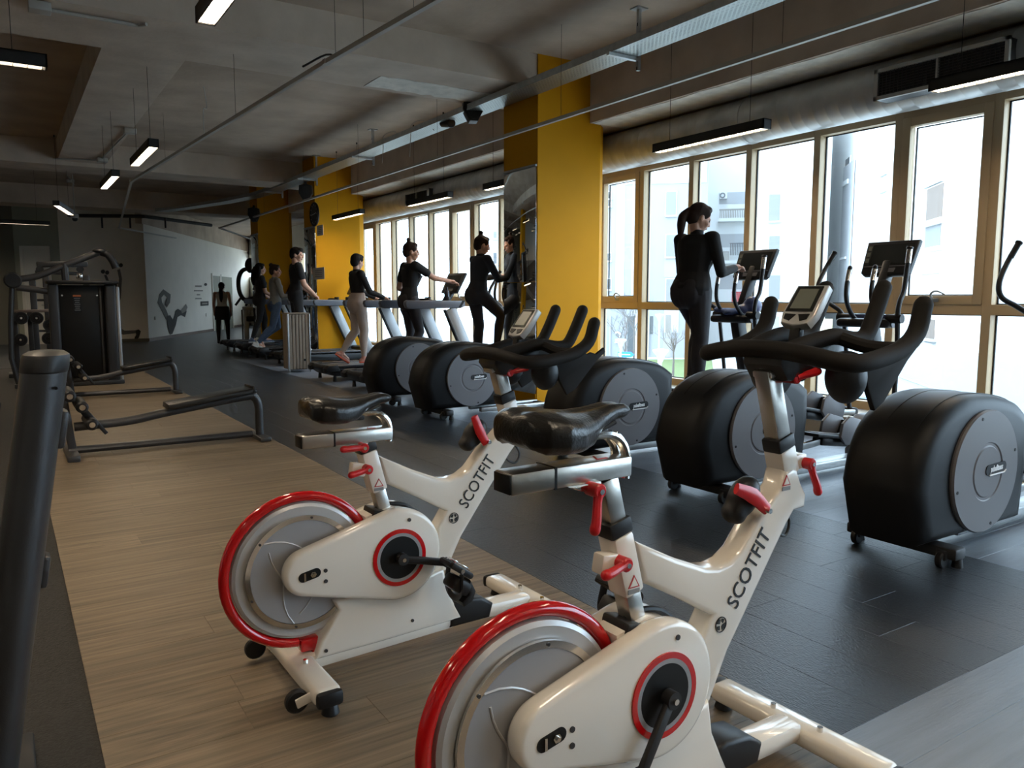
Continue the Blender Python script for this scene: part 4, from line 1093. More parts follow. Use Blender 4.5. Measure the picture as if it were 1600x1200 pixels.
    # fixed pulse grips
    for s in (-1, 1):
        pts = [(1.40, s * 0.10, 1.08), (1.33, s * 0.10, 1.13), (1.265, s * 0.10, 1.22), (1.255, s * 0.10, 1.33), (1.285, s * 0.10, 1.46)]
        o = G().tube(pts, 0.0165, 10, smooth=5).build('pulse_grip', 'black_metal', t)
        G().tube([(1.262, s * 0.10, 1.37), (1.283, s * 0.10, 1.452)], 0.019, 12).build('grip_sensor', 'chrome', o)
        G().capsule((1.285, s * 0.10, 1.462), (1.287, s * 0.10, 1.468), 0.017).build('grip_cap', 'black_plastic', o)
    # swing arms with pedals, one forward and one back
    far = [(1.53, 0.40, 1.60), (1.45, 0.43, 1.46), (1.375, 0.43, 1.335), (1.38, 0.41, 1.25), (1.44, 0.34, 1.19), (1.47, 0.27, 1.12), (1.49, 0.25, 0.95), (1.55, 0.25, 0.60), (1.59, 0.25, 0.36)]
    near = [(1.42, -0.27, 1.60), (1.40, -0.27, 1.45), (1.375, -0.27, 1.30), (1.33, -0.27, 1.22), (1.33, -0.26, 1.12), (1.36, -0.25, 0.95), (1.36, -0.25, 0.60), (1.34, -0.25, 0.34)]
    for pts, s, toe, heel, zt, zh in ((far, 1, 1.24, 0.80, 0.345, 0.42), (near, -1, 1.02, 0.52, 0.235, 0.30)):
        a = G().tube(pts, 0.0175, 10, smooth=5).build('swing_arm', 'black_metal', t)
        e = V(pts[0]); dd = (e - V(pts[1])).normalized()
        G().tube([e - dd * 0.11, e - dd * 0.012], 0.0195, 12).build('arm_grip', 'chrome' if s < 0 else 'black_plastic', a)
        G().cyl(e - dd * 0.012, e + dd * 0.006, 0.023, n=14, bev=0.004).build('arm_cap', 'black_plastic', a)
        j = V(pts[-1])
        G().cyl((j.x, j.y - 0.055, j.z), (j.x, j.y + 0.055, j.z), 0.035, n=16, bev=0.006).build('arm_joint', 'black_plastic', a)
        G().cyl((1.45 if s > 0 else 1.34, s * 0.18, 1.10), (1.45 if s > 0 else 1.34, s * 0.29, 1.10), 0.032, n=16).build('arm_pivot', 'black_plastic', a)
        # pedal link from the disc crank to the joint
        ck = V((0.42, s * 0.165, 0.26 if s < 0 else 0.45))
        pl = G().beam(ck, (j.x - 0.02, s * 0.20, j.z), 0.035, 0.045, 0.008).build('pedal_link', 'galvanised', t)
        yc = s * 0.165
        sl = math.atan2(zt - zh, toe - heel)
        Mp = Matrix.Translation(((toe + heel) / 2, yc, (zt + zh) / 2 + 0.04)) @ Matrix.Rotation(-sl, 4, 'Y')
        L2 = (toe - heel) / 2
        pd = xf(t, Mp, 'foot_pedal', G().box((0, 0, 0), (2 * L2, 0.155, 0.025), 0.008).box((0, 0, -0.04), (2 * L2 * 0.6, 0.09, 0.06), 0.015), 'black_plastic')
        for q in (-1, 1):
            G().prism([(-0.02, 0.0), (-0.01, 0.09), (0.06, 0.145), (L2 - 0.04, 0.125), (L2 + 0.03, 0.06), (L2 + 0.02, -0.05), (0.04, -0.05)], q * 0.078 - 0.012, q * 0.078 + 0.012, 0.006).build('pedal_side', 'disc_grey', pd)
        G().prism([(L2 - 0.10, 0.01), (L2 - 0.06, 0.11), (L2 + 0.01, 0.06), (L2, -0.02)], -0.068, 0.068, 0.006).build('toe_guard', 'black_plastic', pd)
        G().box((-0.08, 0, 0.014), (L2 * 1.1, 0.10, 0.005)).build('pedal_tread', 'disc_grey', pd)
    return t
e0 = cross_trainer('black cross trainer nearest the large duct vent, its grey disc beside a lone wide stabiliser', (3.937, 2.09, 0))
XT = [((3.960, 3.43, 0), 'black cross trainer directly behind the handlebar of the high-saddled spin bike'),
      ((3.991, 4.715, 0), 'black cross trainer carrying the woman with the low ponytail'),
      ((4.082, 8.56, 0), 'black cross trainer ridden by the woman with a tall hair knot')]
e0['label'] = 'black cross trainer below the large grey duct vent, next to the window handle'
for loc, lb in XT:
    copy_thing(e0, lb, loc)
cross_trainer('short black drum machine with a brownish disc before the mirrored column', (4.074, 7.28, 0), 0, True)

# ------------------------------------------------------------------ treadmills
def treadmill(label, loc, rz=0.0):
    t = thing('treadmill', label, 'treadmill', loc, rz, 'treadmills facing the windows')
    L, Wd, zt = 1.75, 0.84, 0.25     # local origin: rear end, centre line
    G().box((L / 2 + 0.03, 0, zt - 0.035), (L, 0.54, 0.025), 0.006).cyl((0.05, -0.27, zt - 0.05), (0.05, 0.27, zt - 0.05), 0.045, n=16).build('running_belt', 'tread_belt', t)
    G().prism([(0.02, zt - 0.10), (0.0, zt - 0.05), (0.06, zt - 0.02), (0.25, zt - 0.055), (L + 0.1, zt - 0.055), (L + 0.1, 0.06), (0.12, 0.085)], -0.40, 0.40, 0.01).build('deck_frame', 'black_plastic', t)
    for s in (-1, 1):
        G().box((L / 2 + 0.03, s * 0.345, zt - 0.022), (L, 0.13, 0.03), 0.010).build('side_step', 'tread_side', t)
        G().prism([(-0.02, zt - 0.11), (-0.03, zt - 0.05), (0.02, zt - 0.005), (0.16, zt + 0.004), (0.20, zt - 0.10)], s * 0.345 - 0.085, s * 0.345 + 0.085, 0.02).build('rear_cap', 'black_plastic', t)
        G().cyl((0.14, s * 0.33, 0.0), (0.14, s * 0.33, zt - 0.11), 0.030, 0.018, 12).build('foot', 'black_plastic', t)
        G().cyl((L, s * 0.33, 0.0), (L, s * 0.33, zt - 0.11), 0.030, 0.018, 12).build('foot', 'black_plastic', t)
        # leaning upright and hand rail
        G().beam((1.72, s * 0.42, 0.14), (1.28, s * 0.42, 1.10), 0.05, 0.17, 0.012).build('upright', 'tread_post', t)
        G().beam((1.645, s * 0.42, 0.10), (1.195, s * 0.42, 1.08), 0.056, 0.030, 0.006).build('upright_edge', 'black_plastic', t)
        r = G().prism([(0.58, 1.165), (0.60, 1.110), (0.66, 1.095), (1.45, 1.105), (1.50, 1.13), (1.50, 1.205), (0.62, 1.215), (0.59, 1.20)], s * 0.42 - 0.045, s * 0.42 + 0.045, 0.015, seg=3).build('hand_rail', 'tread_rail', t, ang=50)
        G().prism([(1.38, 1.10), (1.42, 1.10), (1.50, 1.21), (1.46, 1.21)], s * 0.42 - 0.047, s * 0.42 + 0.047).build('rail_seam', 'panel_black', r)
        G().cyl((1.30, s * 0.30, 1.14), (1.30, s * 0.30, 1.26), 0.05, 0.045, 16).build('cup_holder', 'black_plastic', t)
    G().box((1.80, 0, 0.20), (0.42, 0.80, 0.20), 0.05, seg=3).build('motor_cover', 'black_plastic', t)
    G().box((1.40, 0, 1.155), (0.30, 0.78, 0.075), 0.02).build('dash', 'black_plastic', t)
    G().tube([(1.25, -0.22, 1.17), (1.12, -0.20, 1.20), (1.08, -0.12, 1.22), (1.08, 0.12, 1.22), (1.12, 0.20, 1.20), (1.25, 0.22, 1.17)], 0.018, 10, smooth=4).build('front_grip', 'grip_foam', t)
    G().beam((1.42, 0, 1.17), (1.52, 0, 1.32), 0.16, 0.06, 0.015).build('console_neck', 'black_plastic', t)
    Mc = face_matrix((1.56, 0, 1.45), (0, -1, 0), (0.45, 0, 0.9))
    c = xf(t, Mc, 'console', G().prism([(-0.26, 0.17), (0.26, 0.17), (0.23, -0.15), (-0.23, -0.15)], -0.03, 0.014, 0.010, plane='xy'), 'black_plastic')
    G().prism([(-0.20, 0.13), (0.20, 0.13), (0.18, -0.06), (-0.18, -0.06)], 0.013, 0.016, plane='xy').build('console_screen', 'screen_glass', c)
    G().prism([(-0.10, -0.085), (0.10, -0.085), (0.095, -0.125), (-0.095, -0.125)], 0.013, 0.016, plane='xy').build('console_keypad', 'disc_grey', c)
    return t
t0 = treadmill('treadmill with the runner in a black tee, next to the cross trainers', (3.96, 10.12, 0))
TR = [((3.96, 11.55, 0), 'treadmill carrying the walker in beige trousers before the yellow column'),
      ((4.22, 14.6, 0), 'treadmill behind the slatted wooden bin, with the man in a black tee'),
      ((4.26, 16.3, 0), 'treadmill carrying the woman in a grey sweater and jeans'),
      ((4.30, 17.75, 0), 'treadmill carrying the woman with long loose dark hair'),
      ((4.32, 19.15, 0), 'empty treadmill farthest along the row, towards the white mural wall')]
for loc, lb in TR:
    copy_thing(t0, lb, loc)
for c, p in (('water bottle standing on the treadmill dash beside the runner in a black tee', (3.96 + 1.34, 9.90, 1.195)),):
    b = thing('water_bottle', 'dark ' + c, 'bottle', p)
    G().lathe([(0.001, 0), (0.036, 0.0), (0.038, 0.02), (0.038, 0.13), (0.030, 0.155), (0.016, 0.17), (0.016, 0.178)], (0, 0, 0), (0, 0, 1), 18).build('bottle_body', 'bottle_dark', b)
    G().cyl((0, 0, 0.178), (0, 0, 0.205), 0.019, n=14, bev=0.003).build('bottle_cap', 'black_plastic', b)
# gym towel and bag left on a cross trainer's tray
g = G()
for i in range(14):
    g.ell((3.991 + 1.40 + random.uniform(-.09, .05), 4.715 + random.uniform(-.05, .16), 1.125 + random.uniform(0, .02)), (0.06, 0.05, 0.022), (random.uniform(-.3, .3), random.uniform(-.3, .3), random.uniform(0, 3)), 10, 6)
tag(g.blob('towel', 'towel_blue', None, 0.009, 2), 'crumpled blue and white towel on the tray of the cross trainer with the ponytailed woman', 'towel')
g = G()
g.ell((3.991 + 1.49, 4.715 - 0.10, 1.175), (0.085, 0.085, 0.075)); g.ell((3.991 + 1.46, 4.715 - 0.12, 1.215), (0.05, 0.06, 0.05)); g.ell((3.991 + 1.42, 4.715 - 0.06, 1.15), (0.06, 0.06, 0.045))
tag(g.blob('drawstring_bag', 'cup_blue', None, 0.01, 3), 'dark blue bundled bag behind the towel on the cross trainer tray', 'bag')
# ------------------------------------------------------------------ people
# one continuous body mesh per person (limbs fused by a voxel remesh), clothes, shoes and hair as its children
HANDS = {}
def ringpts(c, fw, lt, rf, rl, n=16):
    return [c + fw * (rf * math.cos(2 * PI * k / n)) + lt * (rl * math.sin(2 * PI * k / n)) for k in range(n)]
def person(label, loc, rz, H=1.66, lean=0.05, twist=0.0, hip=(0, 0), knee=(0, 0), ab=(0.02, 0.02), sh=(0, 0), elb=(0.3, 0.3), shab=(0.12, 0.12), foot=(0, 0), fore_in=(0.0, 0.0),
           head=(0, 0), male=False, top='cloth_black', sleeve='long', pants='cloth_black', crop=0.0, shoes='shoe_black', sole=None, hair='hair_dark', hairdo='ponytail', bulk=1.0, vox=0.009, wrap=None, tank=False, ankle_skin=0.0, sup=None):
    # side order is (left, right); angles in radians, forward positive
    t = thing('person', label, 'person', loc, rz)
    S = H
    th_, sn_, ft_ = 0.245 * S, 0.246 * S, 0.045 * S
    f0 = V((1, 0, 0)); l0 = V((0, 1, 0)); up = V((0, 0, 1))
    hw = 0.052 * S; sw = (0.118 if male else 0.104) * S
    sdir = V((math.sin(lean), 0, math.cos(lean)))
    sf = V((math.cos(lean), 0, -math.sin(lean)))
    J = {}
    P = V((0, 0, 0))
    ank = []
    for i, s in ((0, 1), (1, -1)):
        h_ = P + l0 * s * hw
        d1 = V((math.sin(hip[i]) * math.cos(ab[i]), s * math.sin(ab[i]), -math.cos(hip[i]) * math.cos(ab[i])))
        k_ = h_ + d1 * th_
        a2 = hip[i] - knee[i]
        d2 = V((math.sin(a2), s * math.sin(ab[i]) * 0.3, -math.cos(a2))).normalized()
        an = k_ + d2 * sn_
        fd = V((math.cos(foot[i]), 0, math.sin(foot[i])))
        J[i] = (h_, k_, an, fd); ank.append(an.z - ft_ + min(0, fd.z) * 0.15 * S * 0 )
    z0 = -(ank[sup] if sup is not None else min(ank))
    off_ = V((0, 0, z0))
    cr, sr = math.cos(twist), math.sin(twist)
    tl = V((-sr, cr, 0)); tf = V((cr * sf.x, sr * sf.x, sf.z))
    P = P + off_
    N = P + sdir * 0.305 * S
    C = P + sdir * 0.235 * S
    W = P + sdir * 0.105 * S
    def leg(i):
        h_, k_, an, fd = J[i]; return h_ + off_, k_ + off_, an + off_, fd
    def arm(i):
        s = 1 if i == 0 else -1
        sp_ = P + sdir * 0.275 * S + tl * s * sw
        fwd = V((cr, sr, 0))
        d1 = (fwd * math.sin(sh[i]) * math.cos(shab[i]) + tl * s * math.sin(shab[i]) - up * math.cos(sh[i]) * math.cos(shab[i])).normalized()
        e_ = sp_ + d1 * 0.178 * S
        a2 = sh[i] + elb[i]
        d2 = (fwd * math.sin(a2) - up * math.cos(a2) - tl * s * fore_in[i]).normalized()
        w_ = e_ + d2 * 0.148 * S
        return sp_, e_, w_, d2, s
    b_ = bulk
    k = S / 1.66
    def torso(g, ex, z0_=-0.05, z1_=0.30, breast=not male, rump=True):
        prof = [(-0.050, 0.085, 0.105, -0.012), (-0.02, 0.108, 0.148, -0.012), (0.02, 0.112, 0.158, -0.015), (0.06, 0.098, 0.142, -0.004), (0.105, 0.082, 0.116, 0.004), (0.15, 0.086, 0.122, 0.004), (0.20, 0.098, 0.135, 0.004), (0.24, 0.096, 0.140, 0.000), (0.27, 0.080, 0.135, -0.004), (0.292, 0.058, 0.090, -0.006), (0.305, 0.046, 0.052, 0.0)]
        if male:
            prof = [(z, rf * (1.0 if z > .1 else .93), rl * (1.13 if z > .13 else (1.06 if z > .06 else .94)), o) for z, rf, rl, o in prof]
        rings = []
        for z, rf, rl, o in prof:
            if z < z0_ - 1e-6 or z > z1_ + 1e-6: continue
            u_ = max(0.0, min(1.0, z / 0.25))
            L_ = (l0 * (1 - u_) + tl * u_).normalized(); F_ = (sf * (1 - u_) + tf * u_).normalized()
            rings.append(ringpts(P + sdir * z * S + F_ * o * k, F_, L_, (rf * b_ + ex) * k, (rl * b_ + ex) * k))
        g.loft(rings)
        if breast and z1_ > 0.2:
            for s in (-1, 1):
                c = P + sdir * 0.205 * S + tf * 0.068 * k + tl * s * 0.058 * k
                g.ell(c, ((0.052 + ex) * k, (0.058 + ex) * k, (0.056 + ex) * k), n=12, m=8)
        if z0_ < 0 and rump:
            for s in (-1, 0, 1):
                g.ell(P + sdir * -0.004 * S - sf * (0.040 + (0.016 if not male else 0)) * k + l0 * s * 0.050 * k, ((0.080 * b_ + ex) * k, (0.086 * b_ + ex) * k, (0.110 * b_ + ex) * k), n=14, m=10)
    def legs(g, ex, to=1.0, fr=0.0, tap=1.0):
        for i in (0, 1):
            h_, k_, an, fd = leg(i)
            hp_ = h_ + V((0, 0, 0.01))
            g.capsule(hp_ if fr == 0 else h_.lerp(k_, fr), k_, (0.086 * b_ + ex) * k if fr == 0 else 0.075 * k, (0.055 * b_ + ex) * k, 14)
            m_ = k_.lerp(an, 0.32) - (k_ - h_).normalized().cross(l0).normalized() * 0
            back = (an - k_).normalized().cross(l0).normalized()
            if back.x > 0: back = -back
            e_ = k_.lerp(an, to)
            g.capsule(k_, m_ + back * 0.012 * k, (0.053 * b_ + ex) * k, (0.054 * b_ + ex) * k, 14)
            g.capsule(m_ + back * 0.012 * k, e_, (0.054 * b_ + ex) * k, (0.036 + ex * tap) * k, 14)
    def arms(g, ex, to=1.0):
        for i in (0, 1):
            sp_, e_, w_, d2, s = arm(i)
            m_ = 1.15 if male else 1.0
            g.capsule(sp_ - tl * s * 0.03 * k, sp_, (0.050 * m_ + ex) * k, (0.050 * m_ + ex) * k)
            if to <= 0.5:
                g.capsule(sp_, sp_.lerp(e_, to * 2), (0.049 * m_ + ex) * k, (0.043 * m_ + ex * 1.6) * k)
            else:
                g.capsule(sp_, e_, (0.049 * m_ + ex) * k, (0.037 * m_ + ex) * k)
                g.capsule(e_, e_.lerp(w_, (to - 0.5) * 2), (0.038 * m_ + ex) * k, (0.027 * m_ + ex) * k)
    # head
    hp_, hyaw = head
    hf = V((math.cos(hyaw) * math.cos(hp_), math.sin(hyaw) * math.cos(hp_), math.sin(hp_)))
    hl = V((-math.sin(hyaw), math.cos(hyaw), 0)); hu = hf.cross(hl).normalized()
    HC = N + sdir * 0.028 * S + up * 0.052 * S + hf * 0.018 * k
    Rm = Matrix((hf, hl, hu)).transposed()
    g = G()
    def he(c, r): g.ell(HC + Rm @ (V(c) * k), tuple(x * k for x in r), Rm, 14, 10)
    he((-0.008, 0, 0.018), (0.095, 0.074, 0.098)); he((0.030, 0, -0.035), (0.060, 0.056, 0.072)); he((0.048, 0, -0.082), (0.032, 0.032, 0.026))
    he((0.094, 0, -0.018), (0.016, 0.012, 0.026)); he((0.100, 0, -0.032), (0.014, 0.015, 0.010)); he((0.080, 0, 0.012), (0.014, 0.05, 0.010)); he((0.083, 0, -0.062), (0.012, 0.024, 0.012))
    for s in (-1, 1):
        he((-0.004, s * 0.074, -0.008), (0.018, 0.010, 0.030)); he((0.058, s * 0.034, -0.030), (0.03, 0.026, 0.03))
    nr = 0.058 if male else 0.046
    g.capsule(N - sdir * 0.03 * k, HC + Rm @ (V((-0.022, 0, -0.06)) * k), nr * k, (nr + 0.002) * k)
    torso(g, -0.004); legs(g, -0.003); arms(g, 0.0)
    for i in (0, 1):        # hands: palm, four fingers of unequal length, thumb from the side of the palm
        sp_, e_, w_, d2, s = arm(i)
        q = tl * s
        nrm = d2.cross(q).normalized()
        sidev = nrm.cross(d2).normalized()
        if abs(d2.z) > 0.8: sidev, nrm = V((1, 0, 0)), q
        pc = w_ + d2 * 0.045 * k
        g.capsule(w_, pc, 0.026 * k, 0.030 * k)
        curl = -nrm if abs(d2.z) < 0.8 else -q
        if curl.z > 0.2: curl = -curl
        for j, ln in enumerate((0.070, 0.080, 0.075, 0.058)):
            b0 = pc + sidev * (0.027 - 0.018 * j) * k + d2 * 0.030 * k
            k1 = b0 + (d2 * 0.85 + curl * 0.35).normalized() * ln * 0.5 * k
            k2 = k1 + (d2 * 0.45 + curl * 0.85).normalized() * ln * 0.5 * k
            g.capsule(b0, k1, 0.0095 * k, 0.0088 * k, 8); g.capsule(k1, k2, 0.0088 * k, 0.0078 * k, 8)
        tb = w_ + d2 * 0.018 * k + sidev * 0.022 * k
        t1 = tb + (d2 * 0.6 + sidev * 0.75).normalized() * 0.034 * k
        g.capsule(tb, t1, 0.012 * k, 0.0105 * k, 8); g.capsule(t1, t1 + (d2 * 0.85 + curl * 0.45).normalized() * 0.030 * k, 0.0105 * k, 0.0088 * k, 8)
    for i in (0, 1):
        h_, k_, an, fd = leg(i); g.capsule(an, an + fd * 0.12 * k - up * 0.03 * k, 0.035 * k, 0.028 * k)
    body = g.blob('body', 'skin', t, min(vox, 0.0075), 3)
    # face details
    for s in (-1, 1):
        G().ell(HC + Rm @ (V((0.079, s * 0.031, -0.004)) * k), (0.008 * k, 0.013 * k, 0.007 * k), Rm, 10, 6).build('eye', 'eye_dark', body)
    G().ell(HC + Rm @ (V((0.087, 0, -0.064)) * k), (0.010 * k, 0.022 * k, 0.006 * k), Rm, 10, 6).build('mouth', 'lip', body)
    # clothes
    g = G()
    zb = 0.075 + crop if crop else -0.01
    torso(g, 0.010, zb if crop else -0.02, 0.292, rump=False)
    if crop:
        pass
    if not tank:
        arms(g, 0.008, 0.97 if sleeve == 'long' else 0.30)
    else:
        for i in (0, 1):
            sp_, e_, w_, d2, s = arm(i); g.capsule(N - sdir * 0.02 * k + tl * s * 0.05 * k, sp_ - tl * s * 0.035 * k - sdir * 0.03 * k, 0.035 * k, 0.05 * k)
    if sleeve == 'long' and not tank:
        g.lathe([(0.056 * k, -0.02), (0.056 * k, 0.022 * k), (0.05 * k, 0.024 * k)], N, sdir, 18)
    g.blob('top', top, t, vox, 4)
    g = G()
    torso(g, 0.007, -0.05, 0.105); legs(g, 0.007, 0.97 - ankle_skin, tap=0.7)
    g.blob('trousers', pants, t, vox, 9)
    if wrap:
        g = G(); rr = []
        for z, ex in ((0.07, 0.022), (0.03, 0.030), (-0.03, 0.045), (-0.09, 0.055), (-0.15, 0.050)):
            rr.append(ringpts(P + up * z * S, f0, l0, (0.112 + ex) * k, (0.150 + ex) * k, 20))
        g.loft(rr).blob('tied_sweater', wrap, t, vox, 3)
    for i in (0, 1):
        h_, k_, an, fd = leg(i); n_ = fd.cross(l0); n_ = n_ if n_.z > 0 else -n_
        bs = an - n_ * ft_ * 0.98
        g = G()
        g.ell(bs + n_ * 0.038 * k - fd * 0.02 * k, (0.062 * k, 0.036 * k, 0.040 * k), Matrix((fd, l0, n_)).transposed(), 14, 8)
        g.ell(bs + n_ * 0.030 * k + fd * 0.075 * k, (0.095 * k, 0.040 * k, 0.032 * k), Matrix((fd, l0, n_)).transposed(), 14, 8)
        g.ell(bs + n_ * 0.026 * k + fd * 0.135 * k, (0.055 * k, 0.042 * k, 0.026 * k), Matrix((fd, l0, n_)).transposed(), 14, 8)
        g.capsule(an - n_ * 0.02 * k, an + n_ * 0.015 * k, 0.043 * k, 0.040 * k)
        shz = g.blob('shoe', shoes, t, min(vox, 0.008), 2)
        if sole:
            M3 = Matrix((fd, l0, n_)).transposed().to_4x4(); M3.translation = bs
            so = G().prism([(-0.085 * k, -0.028 * k), (-0.07 * k, 0.030 * k), (0.05 * k, 0.036 * k), (0.13 * k, 0.045 * k), (0.185 * k, 0.025 * k), (0.19 * k, -0.015 * k), (0.13 * k, -0.042 * k), (0.04 * k, -0.034 * k), (-0.07 * k, -0.032 * k)], 0.0, 0.020 * k, 0.004, plane='xy')
            o = link('sole', so.mesh('sole'), shz); o.data.materials.append(MATS[sole]); o.matrix_local = M3
    # hair
    g = G()
    def hh(c, r, rot=None): g.ell(HC + Rm @ (V(c) * k), tuple(x * k for x in r), Rm, 14, 10)
    hh((-0.020, 0, 0.034), (0.098, 0.082, 0.094)); hh((-0.050, 0, -0.005), (0.066, 0.074, 0.080)); hh((0.035, 0, 0.085), (0.045, 0.060, 0.035))
    for s in (-1, 1): hh((0.010, s * 0.064, 0.040), (0.055, 0.016, 0.045))
    if hairdo == 'ponytail':
        hh((-0.110, 0, 0.020), (0.030, 0.030, 0.030))
        b0 = HC + Rm @ (V((-0.112, 0, 0.015)) * k); hb_ = V((-math.cos(hyaw), -math.sin(hyaw), 0))
        q = [b0 + (hb_ * 0.01 + up * 0.0) * k, b0 + (hb_ * 0.050 - up * 0.045) * k, b0 + (hb_ * 0.062 - up * 0.11) * k, b0 + (hb_ * 0.066 - up * 0.18) * k, b0 + (hb_ * 0.072 - up * 0.25) * k]
        g.tube(q, [0.026 * k, 0.038 * k, 0.038 * k, 0.028 * k, 0.008 * k], 10, smooth=3)
    elif hairdo == 'long_tail':
        q = [HC + Rm @ (V(p) * k) for p in ((-0.105, 0, 0.02), (-0.14, 0, -0.06), (-0.155, 0, -0.18), (-0.16, 0, -0.32), (-0.15, 0, -0.42))]
        g.tube(q, [0.030 * k, 0.048 * k, 0.052 * k, 0.044 * k, 0.012 * k], 10, smooth=3)
    elif hairdo == 'bun':
        hh((-0.080, 0, 0.105), (0.040, 0.042, 0.040))
    elif hairdo == 'topknot':
        hh((-0.045, 0, 0.125), (0.026, 0.030, 0.045)); hh((-0.045, 0, 0.155), (0.030, 0.034, 0.022))
    elif hairdo == 'loose':
        for s in (-1, 1):
            q = [HC + Rm @ (V(p) * k) for p in ((-0.03, s * 0.06, 0.04), (-0.03, s * 0.085, -0.06), (-0.04, s * 0.085, -0.18), (-0.06, s * 0.07, -0.30))]
            g.tube(q, [0.04 * k, 0.045 * k, 0.042 * k, 0.015 * k], 10, smooth=3)
        q = [HC + Rm @ (V(p) * k) for p in ((-0.08, 0, 0.03), (-0.115, 0, -0.08), (-0.125, 0, -0.22), (-0.12, 0, -0.34))]
        g.tube(q, [0.06 * k, 0.07 * k, 0.065 * k, 0.02 * k], 10, smooth=3)
    elif hairdo == 'short':
        hh((0.05, 0, 0.080), (0.055, 0.060, 0.035))
    g.blob('hair', hair, t, min(vox, 0.008), 3)
    Mw = Matrix.Translation(V(loc)) @ Matrix.Rotation(rz, 4, 'Z')
    HANDS[label] = [(Mw @ (arm(i)[2] + arm(i)[3] * 0.09 * k), Mw.to_3x3() @ arm(i)[3]) for i in (0, 1)]
    return t
R_ = math.radians
# woman on the cross trainer in the middle of the row
person('woman in fitted black with a low ponytail, seen from behind on a cross trainer', (4.78, 4.66, 0.42), 0.10, H=1.62, lean=0.11, twist=0.0, hip=(R_(38), R_(2)), knee=(R_(52), R_(4)), sup=1, sh=(R_(22), R_(8)), elb=(R_(118), R_(92)), shab=(0.22, 0.20), head=(R_(-22), R_(-30)), fore_in=(0.45, 0.15),
       top='cloth_black', sleeve='long', pants='cloth_leggings', shoes='shoe_black', hair='hair_brown', hairdo='ponytail', vox=0.008, bulk=1.16)
# woman with hair knot on the far cross trainer
person('woman in black long sleeves with a tall hair knot, striding on a cross trainer', (4.97, 8.48, 0.42), 0.0, H=1.62, lean=0.10, hip=(R_(12), R_(50)), knee=(R_(14), R_(62)), sup=0, sh=(R_(40), R_(30)), elb=(R_(55), R_(70)), shab=(0.1, 0.1), head=(R_(-12), R_(-12)),
       top='cloth_navy', sleeve='long', pants='cloth_leggings', shoes='shoe_black', hair='hair_brown', hairdo='topknot', vox=0.010, bulk=1.08)
# runner in black tee
person('woman in a black tee with a top bun reaching for the treadmill console', (4.82, 10.12, 0.24), 0.0, H=1.80, lean=0.03, hip=(R_(8), R_(14)), knee=(R_(10), R_(36)), sup=0, sh=(R_(-10), R_(58)), elb=(R_(70), R_(22)), shab=(0.2, 0.05), head=(R_(-4), R_(-22)),
       top='cloth_black', sleeve='short', pants='cloth_leggings', shoes='shoe_black', hair='hair_brown', hairdo='topknot', vox=0.010)
# walker in beige trousers
person('person in a cropped black top, beige trousers and coral shoes on a treadmill', (4.62, 11.55, 0.24), 0.0, H=1.70, lean=-0.02, bulk=1.12, hip=(R_(-1), R_(8)), knee=(R_(34), R_(10)), sup=1, sh=(R_(30), R_(24)), elb=(R_(35), R_(45)), shab=(0.12, 0.12), head=(R_(-6), R_(20)), foot=(R_(-35), 0),
       top='cloth_black', sleeve='long', pants='cloth_beige', crop=0.02, shoes='shoe_pink', sole='shoe_coral', hair='hair_dark', hairdo='short', vox=0.010, ankle_skin=0.05)
# man
person('man in a black tee with short dark hair behind the wooden bin', (4.62, 14.6, 0.24), -0.1, H=1.96, lean=0.02, hip=(R_(2), R_(4)), knee=(R_(2), R_(6)), sh=(R_(20), R_(14)), elb=(R_(30), R_(30)), shab=(0.1, 0.08), head=(R_(-4), R_(-30)), male=True,
       top='cloth_black', sleeve='short', pants='cloth_black', shoes='shoe_white', hair='hair_dark', hairdo='short', vox=0.011)
# woman in grey
person('woman in a grey sweater, blue jeans and white trainers running on a treadmill', (4.72, 16.3, 0.24), 0.0, H=1.84, lean=0.0, hip=(R_(8), R_(-14)), knee=(R_(62), R_(30)), sup=1, sh=(R_(10), R_(14)), elb=(R_(70), R_(80)), shab=(0.1, 0.1), head=(R_(-2), R_(-25)), foot=(R_(-60), R_(-25)),
       top='cloth_grey', sleeve='long', pants='cloth_jeans', shoes='shoe_white', sole='shoe_white', hair='hair_brown', hairdo='bun', vox=0.011)
# woman with loose dark hair
person('woman in a dark tee with long loose dark hair walking on a treadmill', (4.80, 17.75, 0.24), 0.0, H=1.80, lean=0.02, hip=(R_(16), R_(-8)), knee=(R_(18), R_(14)), sh=(R_(14), R_(10)), elb=(R_(40), R_(50)), shab=(0.1, 0.1), head=(R_(-4), R_(-15)),
       top='cloth_black', sleeve='short', pants='cloth_black', shoes='shoe_blue', sole='shoe_white', hair='hair_dark', hairdo='loose', vox=0.011)
_w = ony(350, 548, 22.3)
person('woman in a pale tank top, sweater tied round her hips, by the white wall', (_w.x, 22.3, 0.0), 1.2, H=1.68, lean=0.0, hip=(R_(4), R_(2)), knee=(R_(4), R_(6)), ab=(0.08, 0.08), sh=(R_(2), R_(0)), elb=(R_(12), R_(14)), shab=(0.14, 0.14), head=(0, 0),
       top='cloth_white', tank=True, pants='cloth_black', wrap='cloth_black', shoes='shoe_black', hair='hair_dark', hairdo='long_tail', vox=0.012)
# phone in the hand of the ponytailed woman

_h, _dh = HANDS['woman in fitted black with a low ponytail, seen from behind on a cross trainer'][0]
t = thing('phone', 'dark phone held up by the ponytailed woman on the cross trainer', 'phone', _h + V((0.015, 0, 0.035)), 0.1)
G().box((0, 0, 0), (0.012, 0.078, 0.155), 0.005, (0, -0.45, 0)).build('case', 'black_plastic', t)
G().box((-0.0075, 0, 0.0), (0.002, 0.068, 0.142), 0, (0, -0.45, 0)).build('screen', 'screen_glass', t)
